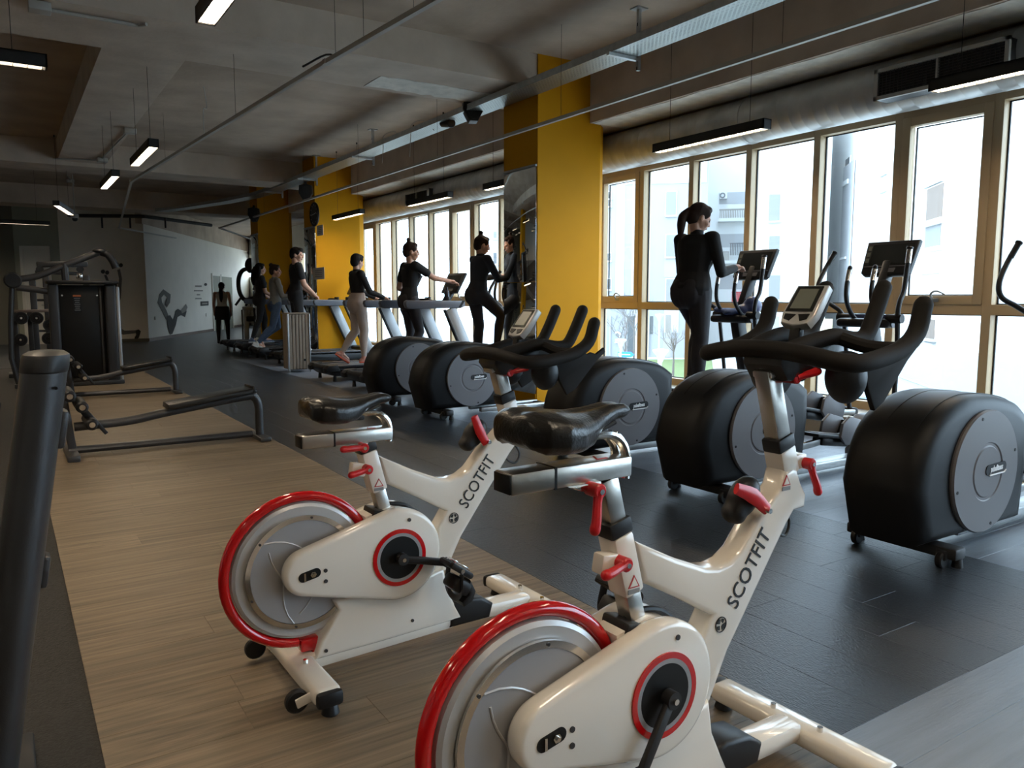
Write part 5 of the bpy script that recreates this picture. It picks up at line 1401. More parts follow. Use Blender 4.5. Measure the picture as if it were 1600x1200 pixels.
# ------------------------------------------------------------------ equipment on the left and at the far end
# leaning upright of a weight machine
t = thing('machine_upright', 'grey rounded machine upright with a flat cap leaning beside the wood floor edge', 'gym machine', (-0.10, 2.26, 0))
ax0, ax1 = V((0, 0, 0)), V((0.175, 0.02, 1.065))
rings = []
for i in range(9):
    c = ax0.lerp(ax1, i / 8); rings.append([c + V((0.052 * math.cos(a), 0.085 * math.sin(a), 0)) for a in [2 * PI * k / 28 for k in range(28)]])
G().loft(rings).build('post', 'gunmetal', t)
rings = []
for z, s in ((0.000, 0.96), (0.004, 1.0), (0.034, 1.0), (0.044, 0.95), (0.052, 0.72), (0.055, 0.3)):
    c = ax1 + V((0.008 * z / 0.05, 0, z)); rings.append([c + V((0.054 * s * math.cos(a), 0.087 * s * math.sin(a), 0)) for a in [2 * PI * k / 28 for k in range(28)]])
G().loft(rings).build('cap', 'gunmetal_dark', t)
G().cyl(ax1 + V((0.02, -0.086, -0.035)), ax1 + V((0.02, -0.078, -0.035)), 0.004, n=8).build('screw', 'panel_black', t)
for f, h in ((0.86, 0.10), (0.52, 0.085)):
    c = ax0.lerp(ax1, f)
    G().box(c + V((0.054, 0.02, 0)), (0.026, 0.06, h), 0.010, (0, 0.16, 0)).build('side_pad', 'gunmetal', t)
G().box((-0.075, 0.02, 0.86), (0.05, 0.10, 0.50), 0.01, (0, 0.16, 0)).build('side_panel', 'bench_tan', t)
G().box((-0.06, 0.06, 0.30), (0.05, 0.10, 0.60), 0.01).build('rear_channel', 'gunmetal_dark', t)
G().tube([(-0.04, -0.03, 0.2), (0.03, -0.03, 0.75), (0.075, -0.03, 1.0)], 0.006, 8).build('cable', 'black_plastic', t)
G().box((-0.04, 0.05, 0.02), (0.28, 0.34, 0.04), 0.01).build('base_plate', 'gunmetal_dark', t)
# decline benches
def bench(label, x0, x1, y):
    t = thing('decline_bench', label, 'bench', (x0, y, 0), 0, 'decline benches on the wood floor')
    L = x1 - x0
    fr = G().tube([(0.0, 0, 0.05), (L * 0.5, 0, 0.05), (L - 0.02, 0, 0.05)], 0.038, 12, sq=(1, 0.8)).build('floor_rail', 'gunmetal', t)
    G().tube([(0.05, 0, 0.235), (L * 0.30, 0, 0.25), (L * 0.52, 0, 0.30), (L * 0.95, 0, 0.385), (L + 0.01, 0, 0.375), (L + 0.045, 0, 0.30), (L + 0.05, 0, 0.15), (L + 0.05, 0, 0.0)], 0.036, 12, smooth=5).build('top_rail', 'gunmetal', t)
    G().prism([(L * 0.50, 0.335), (L * 0.505, 0.375), (L * 0.56, 0.385), (L * 0.97, 0.465), (L * 1.005, 0.455), (L * 1.0, 0.425), (L * 0.53, 0.332)], -0.14, 0.14, 0.014, seg=3).build('pad', 'leather_black', t, ang=50)
    G().box((L * 0.985, 0, 0.46), (0.02, 0.29, 0.05), 0.006).build('pad_edge', 'black_plastic', t)
    G().box((L + 0.05, 0, 0.02), (0.10, 0.40, 0.04), 0.012).build('front_foot', 'gunmetal', t)
    G().box((0.02, 0, 0.025), (0.09, 0.55, 0.05), 0.012).build('rear_foot', 'gunmetal', t)
    G().beam((0.03, 0, 0.05), (-0.02, 0, 0.52), 0.06, 0.06, 0.01).build('post', 'gunmetal', t)
    for (a, z) in ((0.02, 0.50), (0.10, 0.41), (0.16, 0.27)):
        r = G().cyl((a, -0.21, z), (a, 0.21, z), 0.045, n=16, bev=0.012).build('leg_roller', 'black_plastic', t)
        G().cyl((a, -0.225, z), (a, 0.225, z), 0.022, n=12).build('roller_cap', 'chrome', r)
    G().beam((0.02, 0, 0.50), (0.16, 0, 0.27), 0.03, 0.03, 0.005).build('roller_strut', 'black_metal', t)
    G().beam((0.10, -0.06, 0.41), (0.27, -0.06, 0.17), 0.025, 0.03, 0.005).build('adjust_lever', 'black_metal', t)
bench('grey decline bench with black pad standing by itself at the edge of the wood floor', 0.36, 1.80, 7.0)
bench('grey decline bench with black pad beside the black multi gym tower', 0.62, 1.80, 11.05)
# multi gym with the black weight tower
t = thing('multi_gym', 'black multi gym tower with a long raised lever arm and orange sticker', 'gym machine', (0, 12.75, 0))
G().box((0.975, 0.28, 0.73), (0.64, 0.42, 1.40), 0.02).build('weight_cover', 'panel_black', t)
G().box((0.59, 0.0, 0.73), (0.13, 0.16, 1.42), 0.03, seg=3).build('side_post', 'gunmetal_dark', t)
G().box((1.30, 0.0, 0.73), (0.15, 0.16, 1.42), 0.03, seg=3).build('side_post', 'gunmetal_dark', t)
G().box((1.395, 0.0, 0.71), (0.05, 0.14, 1.40), 0.02).build('edge_profile', 'tread_post', t)
G().box((1.18, 0.05, 0.73), (0.03, 0.02, 1.36), 0.006).build('guide_strip', 'gunmetal', t)
G().box((0.96, 0.06, 1.465), (0.90, 0.46, 0.05), 0.03).build('top_cap', 'black_plastic', t)
G().box((0.96, 0.0, 0.03), (0.92, 0.30, 0.06), 0.015).build('base', 'gunmetal_dark', t)
st = G().box((0.885, 0.066, 1.16), (0.10, 0.004, 0.26)).build('sticker', 'panel_black', t)
G().box((0.885, 0.063, 1.275), (0.10, 0.004, 0.025)).build('sticker_header', 'sticker_orange', st)
for i in range(7):
    G().box((0.885, 0.063, 1.24 - i * 0.028), (0.075 - 0.01 * (i % 3), 0.004, 0.010)).build('sticker_line', 'ink_grey', st)
for x in (0.70, 1.14):
    G().cyl((x, 0.065, 1.28), (x, 0.058, 1.28), 0.012, n=10).build('bolt', 'chrome', t)
Z = lambda u, v, y=12.75: ony(u, v, y) - V((0, 12.75, 0))
G().tube([Z(22, 437), Z(60, 431), Z(110, 411), Z(155, 394)], 0.045, 12, smooth=4).build('lever_arm', 'gunmetal', t)
G().tube([Z(157, 394), Z(168, 398), Z(176, 408), Z(181, 419)], 0.05, 12, smooth=4).build('arm_grip', 'black_plastic', t)
p = Z(155, 392); G().ell(p, (0.09, 0.09, 0.04)).build('arm_pivot', 'black_plastic', t)
p = Z(20, 438); G().cyl(p + V((0, -0.08, 0)), p + V((0, 0.08, 0)), 0.11, n=20, bev=0.02).build('counterweight', 'black_plastic', t)
G().tube([Z(25, 449), Z(60, 453), Z(84, 457)], 0.045, 12).build('lower_arm', 'gunmetal', t)
G().tube([Z(100, 412), Z(103, 443)], 0.05, 10).build('arm_post', 'gunmetal_dark', t)
G().tube([Z(19, 440), Z(17, 500), Z(18, 560), V((0.12, 0, 0.0))], 0.035, 10).build('rear_post', 'gunmetal_dark', t)
G().box((0.42, 0.0, 0.03), (0.72, 0.12, 0.06), 0.01).build('floor_beam', 'gunmetal_dark', t)
p = Z(183, 538); G().cyl(p + V((-0.1, 0, 0)), p + V((0.06, 0, 0.03)), 0.06, n=14, bev=0.012).build('foot_roller', 'black_plastic', t)
# cable station and weight plates behind
t = thing('cable_station', 'dark cable station frame behind the multi gym, in front of the white door', 'gym machine', (0, 16.3, 0))
Y = 16.3
Z = lambda u, v, y=Y: ony(u, v, y) - V((0, Y, 0))
a = Z(57, 413); b = Z(137, 413)
for u in (50, 71, 134):
    q = Z(u, 430); G().box((q.x, 0, q.z / 2), (0.10, 0.12, q.z), 0.015).build('upright', 'gunmetal_dark', t)
G().beam(a, b, 0.10, 0.10, 0.02).build('top_beam', 'gunmetal_dark', t)
G().beam(Z(55, 425), Z(130, 428), 0.05, 0.06, 0.01).build('pulley_beam', 'black_metal', t)
for v in (469, 517):
    G().beam(Z(52, v), Z(80, v), 0.04, 0.04).build('cross_bar', 'gunmetal_dark', t)
for u in (62, 125):
    q = Z(u, 421); G().cyl(q + V((0, -0.05, 0)), q + V((0, 0.02, 0)), 0.06, n=16).build('pulley', 'black_plastic', t)
q = Z(124, 431); G().box(q, (0.1, 0.1, 0.12), 0.02).build('pulley_block', 'chrome', t)
G().box(((a.x + b.x) / 2, 0, 0.03), (b.x - a.x + 0.2, 0.5, 0.06), 0.01).build('base', 'gunmetal_dark', t)
t = thing('plate_rack', 'small rack of black weight plates with a pinkish top rail', 'weight rack', (0, 14.7, 0))
Y = 14.7; Z = lambda u, v, y=Y: ony(u, v, y) - V((0, Y, 0))
for u in (22, 46):
    q = Z(u, 487); G().box((q.x, 0, q.z / 2), (0.07, 0.10, q.z), 0.01).build('upright', 'gunmetal_dark', t)
G().beam(Z(20, 487), Z(82, 485), 0.10, 0.05, 0.01).build('top_rail', 'bench_tan', t)
q0, q1 = Z(20, 0), Z(82, 0)
G().box(((Z(22, 500).x + Z(80, 500).x) / 2, 0.0, 0.03), (0.75, 0.5, 0.06), 0.01).build('base', 'gunmetal_dark', t)
q = Z(80, 487); G().box((q.x, 0, q.z / 2), (0.07, 0.10, q.z), 0.01).build('upright', 'gunmetal_dark', t)
for i, (u, v, lb) in enumerate(((33, 497, 'black weight plate under the pinkish rail beside the outer rack post'), (57, 497, 'black weight plate under the pinkish rail in the middle of the rack'), (32, 531, 'black weight plate on the lower peg of the plate rack'), (78, 508, 'black weight plate half hidden by the multi gym tower'), (76, 529, 'black weight plate low down against the multi gym tower'))):
    q = ony(u, v, 14.6)
    w = thing('weight_plate', lb, 'weight plate', q, 0, 'plates on the rack')
    w.scale = (0.84, 0.84, 0.84)
    G().lathe([(0.02, -0.03), (0.05, -0.03), (0.055, -0.018), (0.10, -0.018), (0.105, -0.03), (0.115, -0.025), (0.118, 0), (0.115, 0.03), (0.02, 0.03)], (0, 0, 0), (0, 1, 0), 28, True).build('disc', 'black_plastic', w)
    G().cyl((0, -0.05, 0), (0, 0.10, 0), 0.0195, n=12).build('peg', 'chrome', w)
# slatted wooden bin
q = onz(464, 580); q.z = 0
t = thing('slatted_bin', 'tall wooden slatted bin with steel frame standing before the treadmills', 'bin', q)
for i in range(6):
    G().box((-0.14 + i * 0.056, -0.15, 0.51), (0.046, 0.02, 0.92), 0.004).build('slat', 'slat_wood', t)
    G().box((-0.14 + i * 0.056, 0.15, 0.51), (0.046, 0.02, 0.92), 0.004).build('slat', 'slat_wood', t)
    G().box((-0.165, -0.14 + i * 0.056, 0.51), (0.02, 0.046, 0.92), 0.004).build('slat', 'slat_wood', t)
    G().box((0.165, -0.14 + i * 0.056, 0.51), (0.02, 0.046, 0.92), 0.004).build('slat', 'slat_wood', t)
G().box((0, 0, 0.49), (0.28, 0.27, 0.90)).build('liner', 'panel_black', t)
G().box((-0.185, -0.165, 0.49), (0.03, 0.03, 0.98), 0.004).build('corner_post', 'galvanised', t)
G().box((0.185, -0.165, 0.49), (0.02, 0.02, 0.98), 0.004).build('corner_post', 'galvanised', t)
G().box((0, 0, 0.985), (0.38, 0.36, 0.02), 0.005).build('lid', 'slat_wood', t)
G().cyl((0.09, -0.165, 0.20), (0.09, -0.158, 0.20), 0.02, n=12).build('lock', 'panel_black', t)
# clock and notices on the second column
q = onx(493, 335, 5.19)
t = thing('wall_clock', 'round dark wall clock on the yellow column above a mirror', 'clock', q)
G().lathe([(0.001, 0), (0.225, 0), (0.235, 0.02), (0.225, 0.045), (0.205, 0.045), (0.205, 0.03), (0.001, 0.03)], (0, 0, 0), (-1, 0, 0), 40).build('case', 'black_plastic', t)
G().lathe([(0.001, 0.031), (0.204, 0.031), (0.204, 0.033), (0.001, 0.033)], (0, 0, 0), (-1, 0, 0), 36).build('dial', 'gunmetal', t)
G().beam((-0.036, 0, 0), (-0.036, -0.12, 0.02), 0.004, 0.014).build('hour_hand', 'ink_white', t)
G().beam((-0.038, 0, 0), (-0.038, 0.15, -0.01), 0.004, 0.010).build('minute_hand', 'ink_white', t)
for i in range(12):
    a = i * PI / 6; G().box((-0.035, 0.18 * math.sin(a), 0.18 * math.cos(a)), (0.003, 0.012, 0.03), 0, (-a, 0, 0)).build('hour_mark', 'ink_white', t)
for (u0, v0, u1, v1, lb) in ((494, 353, 504, 367, 'pale notice with a hanger drawing pinned above the column mirror'), (488, 419, 506, 436, 'pale sheet stuck on the mirror below the clock')):
    a, b = onx(u0, v0, 5.165), onx(u1, v1, 5.165)
    n = thing('notice', lb, 'notice', ((5.178), (a.y + b.y) / 2, (a.z + b.z) / 2))
    G().box((0, 0, 0), (0.004, abs(a.y - b.y), abs(a.z - b.z))).build('sheet', 'paper', n)
    for i in range(4):
        G().box((-0.003, 0, abs(a.z - b.z) * (0.25 - 0.17 * i)), (0.002, abs(a.y - b.y) * 0.6, 0.012)).build('text_line', 'ink_grey', n)
# chin-up frame near the far white wall
Y = 20.9; Z = lambda u, v, y=Y: ony(u, v, y) - V((0, Y, 0))
t = thing('chin_up_station', 'black chin-up station with a rounded frame behind the treadmills', 'gym machine', (0, Y, 0))
G().tube([Z(396, 420), Z(380, 422), Z(373, 435), Z(374, 455), Z(382, 468), Z(396, 466)], 0.055, 10, smooth=5).build('frame_loop', 'black_metal', t)
G().tube([Z(376, 466), Z(368, 477)], 0.03, 8).build('handle', 'black_metal', t)
G().tube([Z(390, 466), Z(384, 478)], 0.03, 8).build('handle', 'black_metal', t)
q = Z(384, 480); G().box((q.x, 0, q.z / 2), (0.12, 0.12, q.z), 0.02).build('post', 'tread_post', t)
G().box(Z(390, 482), (0.35, 0.14, 0.10), 0.02).build('arm', 'tread_post', t)
G().box(Z(391, 498), (0.24, 0.2, 0.14), 0.03).build('knee_pad', 'black_plastic', t)
G().tube([Z(378, 484), V((Z(378, 484).x, 0, 0))], 0.02, 8).build('guide_rod', 'black_metal', t)
q = Z(391, 415); G().ell(q, (0.14, 0.10, 0.20)).build('hanging_grips', 'black_plastic', t)
G().box((Z(388, 500).x, 0, 0.03), (0.7, 0.6, 0.06), 0.01).build('base', 'gunmetal_dark', t)
# ------------------------------------------------------------------ wall murals (flat printed figures)
mat('mural_dark', (0.045, 0.042, 0.038), 0.9); mat('mural_mid', (0.13, 0.12, 0.105), 0.9); mat('mural_light', (0.24, 0.22, 0.19), 0.9)
def decal(parent, name, px, m, fn, nrm, o=0.0, th=0.004):
    P = [fn(u, v) - V(nrm) * -o for u, v in px]
    n = len(P); Q = [p + V(nrm) * th for p in P]
    G().add(P + Q, [list(range(n))[::-1], [n + i for i in range(n)]] + [[i, (i + 1) % n, n + (i + 1) % n, n + i] for i in range(n)]).build(name, m, parent)
z1 = lambda L: [(x / 5.218, 370 + y / 5.218) for x, y in L]
circ = lambda x, y, r, n=14: [(x + r * math.cos(2 * PI * i / n), y + r * math.sin(2 * PI * i / n)) for i in range(n)]
fn = lambda u, v: ony(u, v, 24.495); nn = (0, -1, 0)
t = thing('wall_mural', 'printed dark figure leaping with raised dumbbells on the grey wall', 'mural', (0, 0, 0))
decal(t, 'torso_print', z1([(900, 440), (935, 425), (990, 430), (985, 500), (968, 560), (968, 610), (920, 610), (925, 540), (912, 480)]), 'mural_mid', fn, nn)
decal(t, 'shorts_print', z1([(920, 600), (972, 608), (988, 700), (992, 752), (960, 772), (930, 700)]), 'mural_dark', fn, nn, 0.005)
decal(t, 'leg_print', z1([(955, 770), (992, 750), (1015, 765), (1112, 762), (1112, 785), (1005, 798), (980, 790)]), 'mural_mid', fn, nn)
decal(t, 'shoe_print', z1([(1105, 762), (1130, 755), (1148, 770), (1130, 825), (1105, 842), (1095, 825), (1110, 800)]), 'mural_dark', fn, nn, 0.005)
decal(t, 'arm_print', z1([(955, 460), (988, 440), (994, 340), (978, 262), (955, 270), (970, 340), (962, 410)]), 'mural_mid', fn, nn, 0.009)
decal(t, 'arm_print', z1([(875, 385), (895, 375), (868, 310), (848, 312)]), 'mural_mid', fn, nn)
decal(t, 'head_print', z1(circ(918, 402, 36)), 'mural_dark', fn, nn, 0.009)
for x, y in ((968, 228), (856, 288)):
    decal(t, 'dumbbell_print', z1(circ(x - 17, y - 4, 17)), 'mural_dark', fn, nn, 0.013); decal(t, 'dumbbell_print', z1(circ(x + 17, y + 4, 17)), 'mural_dark', fn, nn, 0.013)
_n1 = V((_u.y, -_u.x, 0)).normalized()
def fw1(u, v):
    d = ray(u, v); p0 = V((3.44, 24.5, 0)) + _n1 * 0.01
    s = (p0 - CAMP).dot(_n1) / d.dot(_n1); return CAMP + d * s
z2 = lambda L: [(x / 4, 300 + y / 4) for x, y in L]
t = thing('wall_mural', 'printed dark figure in a handstand on the angled white wall', 'mural', (0, 0, 0))
decal(t, 'arm_print', z2([(985, 690), (995, 640), (1020, 608), (1048, 628), (1066, 640), (1062, 690), (1042, 722), (1030, 700), (1045, 660), (1025, 640), (1008, 660), (1012, 690), (1040, 740), (1055, 780), (1040, 800), (1010, 740)]), 'mural_mid', fw1, _n1)
decal(t, 'torso_print', z2([(1040, 775), (1062, 770), (1080, 800), (1098, 740), (1110, 730), (1130, 742), (1160, 728), (1165, 745), (1155, 782), (1130, 770), (1108, 782), (1098, 830), (1075, 888), (1062, 886), (1048, 850)]), 'mural_dark', fw1, _n1, 0.005)
decal(t, 'smoke_print', z2([(1128, 740), (1160, 700), (1170, 720), (1160, 745), (1135, 760)]), 'mural_light', fw1, _n1, 0.009)
t = thing('wall_lettering', 'small printed lines and a black plate beside the doors on the white wall', 'sign', (0, 0, 0))
for y, w in ((588, 40), (617, 55), (642, 20), (666, 38)):
    decal(t, 'text_line', z2([(1240 - w / 2, y - 4), (1240 + w / 2, y - 4), (1240 + w / 2, y + 4), (1240 - w / 2, y + 4)]), 'mural_light', fw1, _n1)
decal(t, 'plate', z2([(1253, 684), (1303, 682), (1303, 709), (1253, 712)]), 'mural_dark', fw1, _n1)
decal(t, 'plate_text', z2([(1262, 693), (1295, 692), (1295, 701), (1262, 702)]), 'mural_light', fw1, _n1, 0.005)
decal(t, 'marker', z2(circ(1285, 578, 9)), 'mural_dark', fw1, _n1)
for (u, v) in ((243, 497), (323, 492)):
    decal(t, 'wall_socket', [(u - 1.5, v - 2.5), (u + 1.5, v - 2.5), (u + 1.5, v + 2.5), (u - 1.5, v + 2.5)], 'wall_white', fw1, _n1, 0.0, 0.02)
# ------------------------------------------------------------------ outside the windows
GZ = -2.5
struct(G().box((60, 20, GZ - 0.15), (106, 190, 0.3)).build('ground_outside', 'asphalt'))
lawn = G().prism([(p.x, p.y) for p in (onz(925, 612, GZ), onz(1120, 612, GZ), onz(1112, 562, GZ), onz(935, 562, GZ))], GZ, GZ + 0.03, plane='xy').build('lawn', 'grass')
lawn['kind'] = 'stuff'; lawn['label'] = 'patchy green lawn before the grey apartment block'; lawn['category'] = 'grass'
gr = G().prism([(p.x, p.y) for p in (onz(1190, 620, GZ), onz(1300, 620, GZ), onz(1290, 580, GZ), onz(1190, 580, GZ))], GZ, GZ + 0.03, plane='xy').build('gravel_bed', 'gravel')
gr['kind'] = 'stuff'; gr['label'] = 'speckled gravel bed outside the windows'; gr['category'] = 'gravel'
class Facade:
    def __init__(s, name, label, u, depth, m, du=None, u0=0, u1=0, ztop=14.0, thick=8.0, zbot=GZ):
        # plane through the ray of pixel column u at the given distance; faces the camera, or runs towards pixel column du
        d = ray(u, 465); d.z = 0; d.normalize(); s.p = CAMP + d * depth; s.p.z = 0
        if du is None:
            s.n = -d
        else:
            e = ray(du, 465); e.z = 0; e.normalize(); s.n = V((e.y, -e.x, 0))
            if s.n.dot(d) > 0: s.n = -s.n
        s.x = V((-s.n.y, s.n.x, 0))           # to the right as seen from outside the wall
        a, b = s.at(u0, 465), s.at(u1, 465)
        s.t = thing(name, label, 'building', (s.p.x, s.p.y, zbot), math.atan2(s.x.y, s.x.x))
        xa, xb = sorted(((a - s.p).dot(s.x), (b - s.p).dot(s.x)))
        s.zb = zbot
        G().box(((xa + xb) / 2, thick / 2, (ztop - zbot) / 2), (xb - xa, thick, ztop - zbot)).build('wall', m, s.t)
    def at(s, u, v):
        d = ray(u, v); k = (s.p - CAMP).dot(s.n) / d.dot(s.n); return CAMP + d * k
    def loc(s, u, v):
        p = s.at(u, v); return ((p - s.p).dot(s.x), p.z - s.zb)
    def rect(s, name, u0, v0, u1, v1, m, out=0.03, depth=0.06, parent=None):
        a, b = s.loc(u0, v0), s.loc(u1, v1)
        # use the horizontal middle row so upright rectangles stay upright
        return G().box(((a[0] + b[0]) / 2, -out + depth / 2, (a[1] + b[1]) / 2), (abs(a[0] - b[0]), depth, abs(a[1] - b[1]))).build(name, m, parent or s.t)
    def window(s, u0, v0, u1, v1, m='pane_far', fm='facade_white'):
        f = s.rect('window', u0 - 1.2, v0 - 1.2, u1 + 1.2, v1 + 1.2, fm, 0.05, 0.08)
        s.rect('pane', u0, v0, u1, v1, m, 0.07, 0.05, f)
        s.rect('sill', u0 - 2, v1 + 0.8, u1 + 2, v1 + 2.4, fm, 0.18, 0.2, f)
A = Facade('apartment_block', 'pale grey apartment block with a white number 2 beyond the lawn', 1030, 50, 'facade_grey', None, 900, 1102)
A.rect('white_strip', 966, 150, 974, 480, 'facade_white'); A.rect('white_strip', 900, 150, 949, 350, 'facade_white'); A.rect('white_storey', 949, 150, 1104, 285, 'facade_white', 0.05)
A.rect('pale_strip', 989, 285, 1012, 560, 'facade_panel', 0.02)
for v0, v1 in ((300, 336), (367, 401), (436, 474)):
    A.window(1041, v0, 1056, v1, 'blind_far')
for v0, v1 in ((304, 322), (396, 407), (436, 452), (300, 310)):
    A.window(949, v0, 954, v1, 'pane_far')
A.rect('panel', 1038, 404, 1056, 433, 'facade_band'); A.rect('panel', 1038, 476, 1060, 520, 'facade_panel')
A.rect('entrance', 981, 494, 990, 556, 'pane_far'); A.rect('entrance', 1036, 528, 1048, 558, 'facade_taupe'); A.rect('entrance', 1040, 492, 1048, 527, 'facade_taupe')
A.rect('pipe', 1012, 494, 1014, 556, 'facade_taupe', 0.1); A.rect('pipe', 952, 494, 954, 556, 'facade_taupe', 0.1)
A.rect('window', 1016, 494, 1020, 522, 'pane_far')
c = A.loc(966, 528)
me = text_mesh('2', 1.05, 1.0, 0.02); me.materials.append(MATS['ink_white'])
o = link('number_sign', me, A.t); o.rotation_euler = (PI / 2, 0, 0); o.location = (c[0], -0.08, c[1])
B = Facade('apartment_block', 'white apartment block with slatted balconies and an air conditioner', 1130, 56, 'facade_white', None, 1100, 1180)
for v0, v1 in ((301, 318), (366, 386), (430, 452)):
    B.rect('balcony_recess', 1124, v0, 1166, v1, 'facade_panel', 0.02)
def rail(F, u0, v0, u1, v1, m, n=16):
    r = F.rect('balcony_rail', u0, v0, u1, v0 + 1.2, m, 0.9, 0.06)
    for i in range(n):
        u = u0 + (u1 - u0) * (i + 0.5) / n; F.rect('baluster', u - 0.5, v0, u + 0.5, v1, m, 0.88, 0.05, r)
rail(B, 1124, 329, 1166, 343, 'facade_taupe'); rail(B, 1140, 381, 1166, 400, 'pane_far', 10); rail(B, 1129, 394, 1139, 408, 'facade_taupe', 5); rail(B, 1143, 456, 1160, 472, 'red_rail', 9)
B.rect('balcony_floor', 1122, 343, 1168, 347, 'facade_white', 0.9, 0.9); B.rect('balcony_floor', 1122, 408, 1168, 412, 'facade_white', 0.9, 0.9)
ac = B.rect('air_conditioner', 1125, 302, 1136, 311, 'facade_white', 0.4, 0.4)
q = B.loc(1129, 306.5); G().ring((q[0], -0.41, q[1]), (0, 1, 0), 0.10, 0.19, -0.02, 0.02, 20).build('fan_grille', 'pane_far', ac)
Cc = Facade('apartment_block', 'white apartment block with a pale grey window bay behind the ponytailed woman', 1215, 47, 'facade_white', None, 1166, 1290)
Cc.rect('bay_panel', 1194, 290, 1223, 480, 'facade_panel', 0.01)
for v0, v1 in ((304, 345), (369, 392), (430, 468)):
    Cc.window(1202, v0, 1218, v1, 'blind_far')
for v0, v1 in ((492, 520), (492, 530)):
    pass
Cc.rect('shop_window', 1178, 494, 1186, 545, 'pane_far'); Cc.rect('shop_window', 1196, 494, 1216, 545, 'facade_taupe'); Cc.rect('yellow_band', 1286, 498, 1300, 520, 'kiosk_cream')
D = Facade('apartment_block', 'long white apartment house running past the wide window panes', 1460, 33, 'facade_white', 1058, 1270, 1800, 13.0)
for (u0, v0, u1, v1, m) in ((1452, 296, 1474, 346, 'shutter_tan'), (1449, 353, 1471, 388, 'blind_far'), (1446, 498, 1462, 530, 'shutter_tan'), (1323, 250, 1327, 284, 'pane_far'), (1319, 378, 1323, 402, 'pane_far'), (1555, 293, 1562, 335, 'blind_far'), (1552, 342, 1558, 380, 'pane_far'), (1541, 503, 1549, 535, 'shutter_tan')):
    D.window(u0, v0, u1, v1, m)
for (u0, u1, v) in ((1447, 1475, 281), (1441, 1468, 425), (1378, 1387, 270), (1378, 1386, 297), (1434, 1462, 535)):
    D.rect('ledge', u0, v, u1, v + 2, 'facade_panel', 0.12, 0.12)
D.rect('drainpipe', 1321, 262, 1323, 560, 'facade_panel', 0.1)
# low annex with roller door
E_ = Facade('garage_annex', 'low white garage annex with a bluish roller door and taupe pillar', 1480, 27, 'facade_white', 1058, 1375, 1800, -1.0, 1.4)
E_.t.scale = (1, 1, 1)
E_.rect('roller_door', 1384, 582, 1478, 650, 'facade_panel', 0.03); E_.rect('pillar', 1481, 580, 1507, 660, 'facade_taupe', 0.06); E_.rect('pillar', 1508, 580, 1514, 660, 'facade_white', 0.1)
E_.rect('roof_edge', 1375, 571, 1640, 574, 'facade_band', 0.3, 0.35)
F = Facade('apartment_block', 'low pale grey block seen past the treadmill windows beside the mirror', 790, 60, 'facade_panel', None, 764, 905, 6.9)
F.window(771, 395, 776, 412, 'pane_far'); F.window(771, 362, 776, 372, 'blind_far')
# lamp posts, sign, bare trees, kiosk
def lamp(label, u, v, depth, two=True):
    d = ray(u, 465); d.z = 0; d.normalize(); p = CAMP + d * depth
    zt = EYE - (v - 465) * (d.dot(_f) * depth) / FPX
    t = thing('street_lamp', label, 'street lamp', (p.x, p.y, GZ))
    h = zt - GZ
    G().cyl((0, 0, 0), (0, 0, h - 0.15), 0.035, 0.03, 12).build('pole', 'pole_white', t)
    G().lathe([(0.04, h - 0.20), (0.10, h - 0.05), (0.17, h + 0.03), (0.18, h + 0.06), (0.16, h + 0.08), (0.03, h + 0.10)], (0, 0, 0), (0, 0, 1), 20).build('lamp_bowl', 'facade_panel', t)
lamp('street lamp with a wide pale bowl on the lawn', 1034, 552, 17)
lamp('street lamp standing before the number on the grey block', 971, 534, 24)
lamp('slim street lamp with a funnel head by the grey wall', 1031, 494, 30)
def plane_pt(u, v, depth):
    d = ray(u, v); return CAMP + d * (depth / d.dot(_f))
q = plane_pt(978, 554, 26)
t = thing('blue_sign', 'blue road sign with white markings before the grey block', 'sign', (q.x, q.y, GZ), -0.75)
h = q.z - GZ
for s in (-1, 1): G().cyl((s * 0.18, 0.03, 0), (s * 0.18, 0.03, h + 0.05), 0.02, n=8).build('pole', 'pole_white', t)
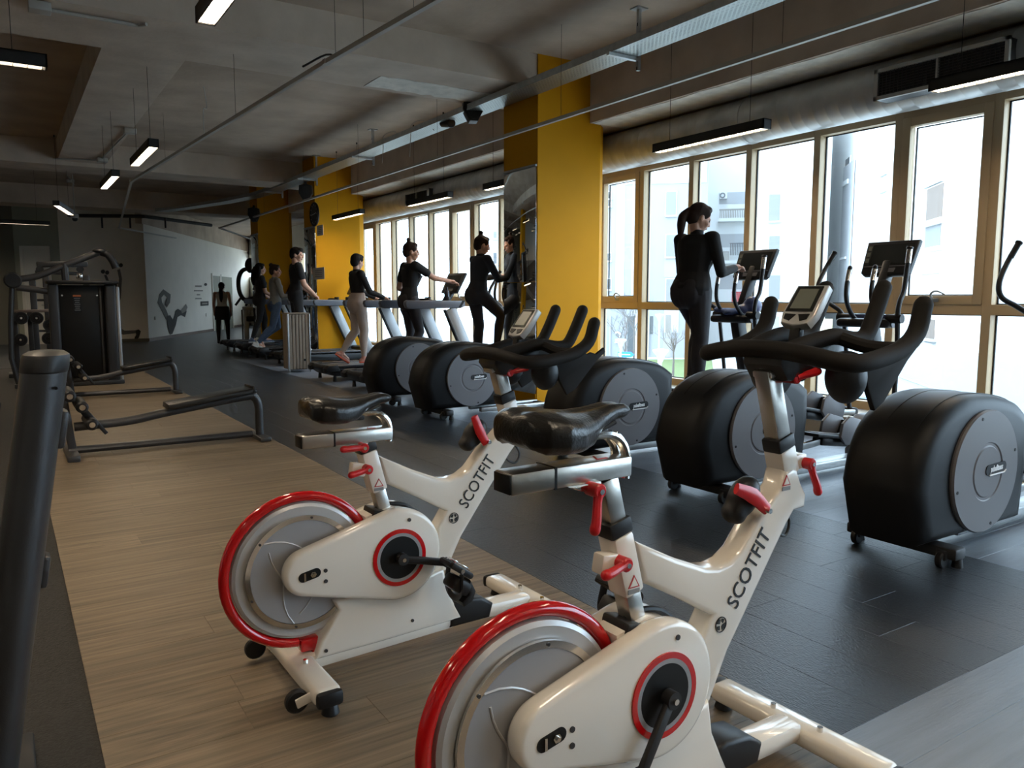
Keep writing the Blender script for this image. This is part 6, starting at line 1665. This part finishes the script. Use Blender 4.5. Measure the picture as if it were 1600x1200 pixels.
G().prism([(-0.27, h - 0.09), (0.17, h - 0.09), (0.28, h), (0.17, h + 0.09), (-0.27, h + 0.09)], -0.02, 0.0).build('board', 'sign_blue', t)
G().box((0, -0.024, h), (0.28, 0.006, 0.03)).build('marking', 'ink_white', t)
G().box((-0.22, -0.024, h), (0.06, 0.006, 0.10)).build('marking', 'ink_white', t)
def tree(label, u, depth, H, seed):
    rnd = random.Random(seed); q = plane_pt(u, 560, depth)
    t = thing('bare_tree', label, 'tree', (q.x, q.y, GZ))
    G().tube([(0, 0, 0), (0.02, 0, H * 0.35), (0, 0.02, H * 0.6)], [0.06, 0.045, 0.03], 8).build('trunk', 'bark', t)
    g = G()
    def br(p, d, L, r, n):
        e = p + d * L; g.tube([p, (p + e) / 2 + V((rnd.uniform(-.05, .05), rnd.uniform(-.05, .05), 0)) * L, e], [r, r * 0.8, r * 0.55], 5)
        if n:
            for i in range(3):
                br(p.lerp(e, rnd.uniform(0.4, 1.0)), (d + V((rnd.uniform(-.8, .8), rnd.uniform(-.8, .8), rnd.uniform(-.1, .6)))).normalized(), L * 0.62, r * 0.55, n - 1)
    for i in range(7):
        br(V((0, 0, H * rnd.uniform(0.3, 0.6))), V((rnd.uniform(-.8, .8), rnd.uniform(-.8, .8), 0.8)).normalized(), H * 0.28, 0.022, 3)
    g.build('branches', 'bark', t)
tree('bare young tree standing by the white strip of the grey block', 977, 34, 3.4, 1)
tree('bare bushy young tree at the edge of the lawn', 1052, 36, 2.6, 2)
tree('bare thin tree behind the blue sign', 990, 40, 4.4, 3)
q = plane_pt(1322, 640, 20)
t = thing('painted_kiosk', 'low cream kiosk with a blue top band and small digits outside', 'kiosk', (q.x, q.y, GZ), -0.45)
G().box((0, 0.6, 0.45), (2.6, 1.2, 0.9)).build('body', 'kiosk_cream', t)
G().box((0, 0.6, 0.98), (2.7, 1.3, 0.16)).build('band', 'awning_blue', t)
put_text('digits', '10', 0.3, 'ink_black', t, (0.7, -0.03, 0.7), (1, 0, 0), (0, 0, 1), ext=0.01)
bpy.context.view_layer.update()
